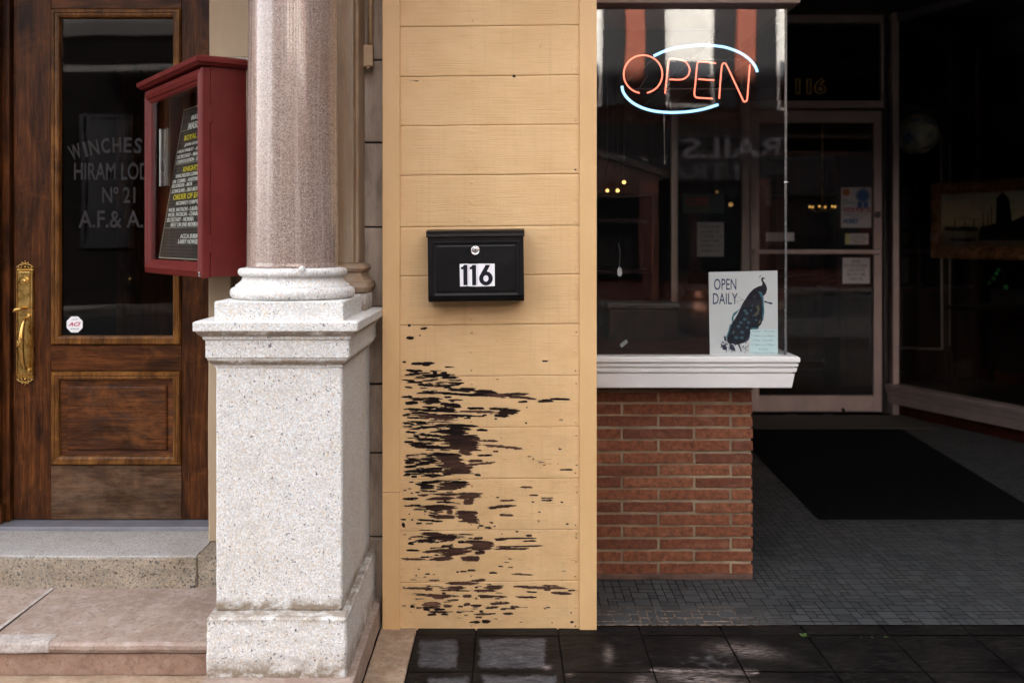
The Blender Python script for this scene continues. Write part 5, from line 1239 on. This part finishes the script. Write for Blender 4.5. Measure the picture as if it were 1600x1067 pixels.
b = NB('harbour_painting'); sp2 = b.n('ShaderNodeSeparateXYZ'); b.set(sp2, 0, b.c.outputs['Generated'])
n = b.noise(b.map((1, 1, 3)), 6, 6, .6)
zz_ = b.math('ADD', sp2.outputs[2], b.math('MULTIPLY_ADD', n, .12, -.06))
cc = b.ramp(zz_, [(0, (.12, .07, .04)), (.22, (.20, .15, .10)), (.30, (.32, .27, .18)), (.45, (.85, .66, .38)), (.7, (.75, .60, .40)), (1, (.50, .44, .34))])
cc = b.mix(b.ramp(n, [(.5, 0), (.7, .5)]), cc, (.3, .26, .2)); MP = b.fin(cc, .5)
part('canvas', ptm(box(sA + .09, sB - .09, .012, .016, zA + .09, zB - .09)), MP, pt)
cw0, cz_0, ch_ = sA + .09, zA + .09, zB - zA - .18; cwid = sB - sA - .18
def cv(pts): return prism([(cw0 + a * cwid, cz_0 + b2 * ch_) for a, b2 in pts], .0095, .0118)
part('painted_shapes', ptm(join(cv([(.34, .12), (.9, .12), (.98, .50), (.80, .58), (.72, .55), (.62, .45), (.60, .85), (.55, .98), (.50, .86), (.49, .42), (.36, .36)]), cv([(.04, .30), (.34, .28), (.34, .35), (.2, .38), (.16, .36), (.04, .38)]), cv([(.1, .10), (.3, .10), (.32, .16), (.08, .16)]),
     *[cv([(a, .3), (a + .006, .3), (a + .006, h_), (a, h_)]) for a, h_ in ((.13, .52), (.22, .46), (.38, .62), (.42, .58), (.45, .72), (.3, .50))])), simple('dark_umber_paint', (.022, .016, .011), .5), pt)
# display rack of pale metal tubes
rk = thing('metal_rack', 'pale metal display rack behind the side window glass', 'rack', rp_(1470, 545, .3) * 1)
part('rack_frame', join(tube([rp_(1470, 208, .35), rp_(1472, 545, .35)], .010, 8), tube([rp_(1472, 545, .35), rp_(1400, 543, .35)], .010, 8), tube([rp_(1484, 222, .5), rp_(1484, 540, .5)], .006, 8), tube([rp_(1402, 260, .35), rp_(1402, 543, .35)], .008, 8)), ALU, rk)
# tall wooden frame
wf = thing('wooden_mirror_frame', 'tall reddish wooden frame standing behind the side window', 'mirror', rp_(1523, 640, .9))
a_, b2_, c2_ = rp_(1521, 35, .9), rp_(1521, 640, .9), rp_(1700, 35, .9)
sa = (a_ - P0).dot(Um)
part('frame', rw(moulding(sa, sa + 1.0, .25, a_.z, [(0, .93), (0, .90), (.03, .89), (.08, .90), (.08, .93)])), REDWOOD, wf)
part('mirror_glass', rw(box(sa + .075, sa + .925, .915, .92, .33, a_.z - .08)), simple('dark_old_mirror', (.02, .018, .018), .15), wf)
# small furniture further back
lt = thing('side_table', 'dark side table with bead necklaces behind the side window', 'table', rp_(1560, 600, .6))
la = (rp_(1560, 500, .6) - P0).dot(Um)
part('tabletop', rw(box(la - .35, la + .5, .4, .9, .86, .89, .004)), DARKWOOD, lt)
for i in (la - .32, la + .44):
    for j in (.43, .84): part('leg', rw(box(i, i + .035, j, j + .035, .249, .859, .003)), DARKWOOD, lt)
gn = thing('green_beads', 'strand of green glass beads hanging below the framed painting', 'beads', rp_(1558, 430, .25))
for q in ((1552, 436, .018), (1556, 428, .016), (1560, 422, .016), (1571, 449, .020), (1545, 442, .014)):
    s_ = bmesh.new(); bmesh.ops.create_uvsphere(s_, u_segments=12, v_segments=8, radius=q[2], matrix=Matrix.Translation(rp_(q[0], q[1], .25))); part('bead', s_, simple('green_bead', (.01, .16, .03), .2), gn, smooth=True)
part('string', tube([rp_(1545, 442, .25), rp_(1552, 436, .25), rp_(1560, 422, .25), rp_(1563, 405, .22), rp_(1568, 425, .25), rp_(1571, 449, .25)], .003, 6), DARKWOOD, gn)

# ------------------------------------------------------------------ recess: mat, ceiling, lamp, room behind
mat_o = thing('door_mat', 'large black rubber mat on the tiles before the shop door', 'mat', (1.6, 6.0, 0))
mv = [(WX(1279.5, 5.087), 5.087), (WX(1641, 5.087), 5.087), (WX(1409, 7.49), 7.49), (WX(1143, 7.49), 7.49)]
def slab(pts, z0, z1):
    bm = bmesh.new(); a = [bm.verts.new((x, y, z0)) for x, y in pts]; b2 = [bm.verts.new((x, y, z1)) for x, y in pts]
    bm.faces.new(a[::-1]); bm.faces.new(b2)
    for i in range(len(pts)): bm.faces.new((a[i], a[(i + 1) % len(pts)], b2[(i + 1) % len(pts)], b2[i]))
    bmesh.ops.recalc_face_normals(bm, faces=bm.faces[:]); return bm
mc = (sum(p[0] for p in mv) / 4, sum(p[1] for p in mv) / 4)
part('border', slab(mv, .0008, .006), RUBBER, mat_o)
part('pile', slab([(mc[0] + (x - mc[0]) * .955, mc[1] + (y - mc[1]) * .97) for x, y in mv], .0062, .010), RUBBER, mat_o)
rc = thing('recess_ceiling', 'dark boarded ceiling over the shop entrance recess', 'ceiling', (2.5, 6, 3.27))
bd = []
for k in range(46):
    y0 = 2.6 + k * .14
    bb = box(-3, 8, y0, y0 + .137, 3.271, 3.30, .003)
    bd.append(bb)
cb_ = join(*bd); xf(cb_, Matrix.Translation((2.6, 6, 0)) @ Matrix.Rotation(R(38), 4, 'Z') @ Matrix.Translation((-2.6, -6, 0)))
for pn, pc in (((0, -1, 0), (0, 4.25, 0)), ((0, 1, 0), (0, 8.2, 0)), ((-1, 0, 0), (1.19, 0, 0)), ((1, 0, 0), (5.3, 0, 0))):
    bmesh.ops.bisect_plane(cb_, geom=cb_.verts[:] + cb_.edges[:] + cb_.faces[:], plane_co=pc, plane_no=pn, clear_outer=True)
part('boards', cb_, CEILWOOD, rc)
part('ceiling_slab', join(box(.33, 5.4, 4.12, 8.3, 3.302, 3.4)), DARKWALL, rc)
part('front_beam', join(box(BX1 + .16, 5.4, 4.0, 4.12, 3.0, 3.3)), CEILWOOD, rc)
cp = Vector((WX(1519, 6.9), 6.9, 3.27))
lm = thing('ceiling_lamp', 'unlit pale glass ceiling lamp on the recess ceiling', 'ceiling lamp', (cp.x, cp.y, 3.27))
part('lamp_base', lathe([(.11, 3.27), (.11, 3.262), (.07, 3.25), (.02, 3.245)], cp.x, cp.y, 28), ALU_D, lm, smooth=True)
part('lamp_shade', lathe([(.055, 3.248), (.075, 3.22), (.078, 3.18), (.060, 3.14), (.030, 3.12), (.002, 3.115)], cp.x, cp.y, 28), simple('frosted_glass', (.35, .32, .30), .3), lm, smooth=True)
# right end wall of the recess and shop room
rm = thing('shop_room', 'dim shop interior behind the glass door', 'room', (3, 11, 0), kind='structure')
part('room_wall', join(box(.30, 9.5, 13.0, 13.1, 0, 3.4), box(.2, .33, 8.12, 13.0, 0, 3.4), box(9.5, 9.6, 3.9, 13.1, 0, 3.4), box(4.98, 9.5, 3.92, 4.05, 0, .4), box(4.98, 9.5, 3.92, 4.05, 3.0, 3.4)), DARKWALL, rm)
part('added_street_glass', box(4.98, 9.5, 3.97, 3.976, .4, 3.0), GLASS, rm)  # unseen pane in place of wall, added to let daylight into the side display
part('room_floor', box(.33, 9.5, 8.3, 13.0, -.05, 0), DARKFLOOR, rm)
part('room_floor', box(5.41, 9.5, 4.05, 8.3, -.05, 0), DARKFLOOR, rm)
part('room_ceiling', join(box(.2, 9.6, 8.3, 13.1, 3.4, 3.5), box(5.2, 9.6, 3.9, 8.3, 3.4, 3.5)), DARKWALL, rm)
sb = thing('bookcase', 'dim red-brown bookcase inside the shop behind the door', 'bookcase', (2.9, 10.6, 0))
part('case', join(box(2.75, 2.79, 10.6, 10.95, 0, 2.3, .003), box(3.5, 3.54, 10.6, 10.95, 0, 2.3, .003), box(2.79, 3.5, 10.93, 10.95, 0, 2.3), box(2.7, 3.6, 10.55, 10.97, 2.3, 2.36, .005)), REDWOOD, sb)
for z in (.1, .55, 1.0, 1.45, 1.9): part('shelf', box(2.79, 3.5, 10.62, 10.93, z, z + .025, .002), REDWOOD, sb)
ct = thing('counter', 'low dark wooden shop counter inside behind the door', 'counter', (3.9, 9.9, 0))
part('counter_top', box(3.2, 4.9, 9.7, 10.3, .92, .96, .005), REDWOOD, ct); part('counter_body', box(3.25, 4.85, 9.75, 10.25, 0, .919, .003), DARKWOOD, ct)
# lamps in the dark
def bulb(px, py, Y, r, m, lab, cat='lamp'):
    p = W(px, py, Y); t_ = thing('hanging_bulb', lab, cat, (p.x, p.y, p.z), group='small lamps glowing inside the shop')
    s_ = bmesh.new(); bmesh.ops.create_uvsphere(s_, u_segments=14, v_segments=10, radius=r, matrix=Matrix.Translation(p)); part('bulb', s_, m, t_, smooth=True)
    part('socket', lathe([(r * .5, p.z + r * .8), (r * .6, p.z + r * 1.6), (.0015, p.z + r * 2.0), (.0015, 3.39 if Y > 8.3 else 2.40)], p.x, p.y, 10), ALU_D, t_)
bulb(975, 285, 5.05, .010, BULB, 'highest warm bulb before the sloped cabinet top'); bulb(949, 298, 5.05, .009, BULB, 'warm bulb furthest left before the sloped cabinet top'); bulb(965, 298, 5.05, .010, BULB, 'middle warm bulb before the sloped cabinet top')
bulb(1142, 320, 9.6, .020, BULB, 'warm bulb left of the shop door jamb'); bulb(1175, 317.5, 9.6, .020, BULB, 'warm bulb showing at the shop door jamb'); bulb(1120, 300, 10.4, .010, BULB, 'faint bulb above the closed sign')
bulb(958, 329, 5.9, .010, BULB_R, 'small red lamp inside the sloped cabinet')
chn = thing('brass_chandelier', 'small glowing brass chandelier inside the shop behind the door', 'chandelier', W(1285, 325, 10.2))
cc0 = W(1285, 327, 10.2)
part('chandelier_arms', join(tube([cc0 + Vector((0, 0, .02)), Vector((cc0.x, cc0.y, 3.39))], .006, 8), *[tube(smooth_pts([cc0, cc0 + Vector((.07 * math.cos(a), .07 * math.sin(a), -.03)), cc0 + Vector((.13 * math.cos(a), .13 * math.sin(a), .01))]), .006, 6) for a in [k * math.pi / 3 for k in range(6)]]), BRASS, chn)
for k in range(6):
    a = k * math.pi / 3; s_ = bmesh.new(); bmesh.ops.create_uvsphere(s_, u_segments=10, v_segments=8, radius=.009, matrix=Matrix.Translation(cc0 + Vector((.13 * math.cos(a), .13 * math.sin(a), .025)))); part('bulb', s_, emit('candle_bulb', (1, .5, .12), .13), chn, smooth=True)

# ------------------------------------------------------------------ building above and the street opposite
ub = thing('building_front', 'upper brick storeys above the shop and the lodge door', 'building', (0, 3.9, 3.3))
part('upper_wall', join(box(-16, 16, 3.80, 4.15, 3.41, 19.6), box(-16, -3.6, 3.80, 4.15, 0, 3.41), box(9.6, 16, 3.80, 4.15, 0, 3.41)), BRICK_FAR, ub)
part('cornice', loft(-16, 16, 3.76, 4.15, [(0, 19.601), (.3, 19.8), (.3, 20.0)], .004), SAND_TAN, ub)
part('portico_beam', join(loft(-4, -.48, 3.14, 3.79, [(0, 3.0), (.02, 3.02), (.02, 3.2), (.12, 3.3), (.12, 3.4)], .004)), SAND_TAN, ub)
part('lintel', join(box(-3.6, -.48, 3.80, 4.3, 2.76, 3.40), box(-3.6, -2.46, 3.80, 4.3, .0, 2.759)), TOOLED, ub)
part('floor_slab', join(box(-3.6, .32, 4.16, 9, 3.41, 3.5), box(.33, 9.6, 4.16, 13, 3.51, 3.6)), DARKWALL, ub)
part('shop_fascia', box(.30, 9.6, 3.79, 4.10, 3.0, 3.40), YTRIM, ub)
gbd = thing('grey_building', 'dark grey stone building across the street left of the brick one', 'building', (-9, -14.2, 0))
DKS = simple('dark_grey_stone', (.006, .005, .005), .9, 0, .3, 1, spec=.02)
part('stone_front', box(-16, -2.0, -14.4, -14.05, 0, 8.2), DKS, gbd)
part('string_course', join(loft(-16, -2.0, -14.3, -14.05, [(0, 5.2), (.05, 5.25), (.05, 5.35), (0, 5.4)], .004, True), loft(-16, -2.0, -14.3, -14.05, [(0, 5.9), (.12, 6.0), (.2, 6.25), (.2, 6.4), (0, 6.45)], .004, True)), simple('grey_cornice_stone', (.06, .055, .055), .8, 0, .3, 1), gbd)
for k in range(5): part('window', join(moulding(-15 + 2.7 * k, -13.8 + 2.7 * k, 1.2, 4.2, [(0, -14.05), (0, -13.98), (.08, -13.98), (.08, -14.05)]), box(-14.92 + 2.7 * k, -13.88 + 2.7 * k, -14.05, -14.03, 1.28, 4.12)), simple('black_window', (.01, .01, .012), .2), gbd)
ob_ = thing('opposite_building', 'sunlit red brick building with white windows across the street', 'building', (4, -14.2, 0))
FYY = -14.1
part('brick_wall', box(-1.98, 16, FYY - .3, FYY, 4.0, 7.4), BRICK_FAR, ob_)
part('upper_wall', box(-1.98, 16, FYY - .3, FYY - .01, 7.401, 14.2), simple('added_storey_stucco', (.10, .095, .09), .85, 0, .2, 1), ob_)  # unseen storeys added to block sky, so light comes from upper left
part('shopfront_band', join(box(-1.98, 16, FYY - .3, FYY + .02, 2.75, 4.0)), simple('dark_fascia_paint', (.018, .016, .018), .6), ob_)
part('shade_band', box(-1.98, 16, FYY - .25, FYY + .015, 4.001, 4.92), simple('shaded_brick_brown', (.03, .014, .011), .8), ob_)  # shade on the lower brick wall put in as a darker brown colour
part('shopfront', join(*[box(-1.9 + 2.6 * k, .4 + 2.6 * k, FYY - .25, FYY - .15, .5, 2.75) for k in range(7)]), simple('dark_shop_glass', (.01, .012, .014), .1), ob_)
part('shopfront_piers', join(box(-1.98, 16, FYY - .3, FYY - .2, 0, .5), *[box(.4 + 2.6 * k, .7 + 2.6 * k, FYY - .3, FYY, .0, 2.75) for k in range(6)]), simple('dark_red_brick_pier', (.07, .02, .015), .8), ob_)
part('roof_cornice', loft(-1.98, 16, FYY - .3, FYY, [(0, 14.2), (.2, 14.4), (.25, 14.6)], .004, True), SAND_TAN, ob_)
sl_ = part('shop_lettering', text('N TRAILS . . . .', 2.1, 7.6, 3.28, 3.74, 0, .02, .012, True), simple('grey_sign_letters', (.15, .145, .16), .5), ob_)
for v in sl_.data.vertices: v.co.y = (FYY + .025 if v.co.y + ORIG[ob_].y < -.01 else FYY + .03) - ORIG[ob_].y
BLIND = simple('sunlit_white_blind', (.85, .84, .80), .7, 0, .04, 4)
SHUT = simple('dark_shutter', (.035, .035, .038), .5, 0, .1, 30); WFRAME = simple('white_window_frame', (.7, .69, .66), .5)
for k in range(-2, 5):
    xc = 4.07 + 2.46 * k
    if abs(xc) > 15: continue
    wn = part('window', moulding(xc - .56, xc + .56, 4.35, 7.0, [(0, FYY), (0, FYY + .05), (.07, FYY + .05), (.07, FYY)]), WFRAME, ob_)
    part('blind', box(xc - .49, xc + .49, FYY + .005, FYY + .012, 5.35, 6.93), BLIND, wn)
    part('pane', join(box(xc - .49, xc + .49, FYY + .005, FYY + .010, 4.42, 5.345)), simple('grey_pane', (.12, .13, .15), .2), wn)
    for zz in (8.0,):
        w2 = part('window', moulding(xc - .56, xc + .56, zz, zz + 2.4, [(0, FYY), (0, FYY + .05), (.07, FYY + .05), (.07, FYY)]), WFRAME, ob_)
        part('pane', box(xc - .49, xc + .49, FYY + .005, FYY + .010, zz + .07, zz + 2.33), simple('grey_pane', (.12, .13, .15), .2), w2)
    part('shutter', join(box(xc - 1.02, xc - .565, FYY, FYY + .05, 4.38, 7.0), box(xc + .565, xc + 1.02, FYY, FYY + .05, 4.38, 7.0)), SHUT, wn)
ce = thing('added_sky_blocker', 'unseen dark block added at the right end to cut low sky light', 'building', (17, -5, 0))  # added out of view to hold back low sky light from the right
part('wall', box(16.5, 22, -14.4, 3.7, 0, 15), simple('sky_blocker_stucco', (.05, .045, .04), .85, 0, .2, 1), ce)
for k in range(5):
    for zz in (1.0, 4.6, 8.2): part('window', box(16.42, 16.52, -13 + 3.3 * k, -11.8 + 3.3 * k, zz, zz + 2.2, .01), simple('black_window', (.01, .01, .012), .2), ce)
aw = thing('added_shade_awning', 'unseen dark awning added to shade the right side', 'awning', (3.8, 3.6, 2.8))  # added out of view to darken the pavement and recess at right
part('canvas', prismx([(3.58, 3.62), (1.95, 2.95), (1.95, 2.70), (1.965, 2.70), (1.965, 2.94), (3.58, 3.60)], 2.35, 5.3), simple('shade_awning_canvas', (.02, .035, .028), .85, 0, .2, 8), aw)
for xx in (2.4, 3.8, 5.25): part('strut', tube([(xx, 3.58, 2.75), (xx, 1.98, 2.75)], .012, 8), ALU_D, aw)
# weeds in the pavement joint
wd_ = simple('weed_green', (.035, .07, .010), .6)
for i, (px, py, s) in enumerate([(1257, 995, 9), (1345, 996, 3), (1365, 997, 4), (1384, 996, 5)]):
    Yw_ = EYE * F / (py - CY); bmw = bmesh.new(); rr2 = random.Random(i)
    for k in range(14 if s > 6 else 7):
        a = rr2.uniform(0, 6.28); l = s * .0016 * rr2.uniform(.5, 1); cxx = WX(px, Yw_) + rr2.uniform(-1, 1) * s * .001; cyy = Yw_ + rr2.uniform(-.004, .004)
        v1 = bmw.verts.new((cxx, cyy, .0)); v2 = bmw.verts.new((cxx + l * math.cos(a) - l * .4 * math.sin(a), cyy + l * math.sin(a), l * .5)); v3 = bmw.verts.new((cxx + 1.5 * l * math.cos(a), cyy + 1.5 * l * math.sin(a), l * .55)); v4 = bmw.verts.new((cxx + l * math.cos(a) + l * .4 * math.sin(a), cyy + l * math.sin(a) , l * .6))
        bmw.faces.new((v1, v2, v3, v4))
    part('weed', bmw, wd_, cat='weed', label=['largest green weed tuft in the pavement joint', 'tiniest weed left of the other small weeds', 'middle one of the small weeds in the joint', 'weed furthest right in the pavement joint'][i], group='weeds in the pavement joint')
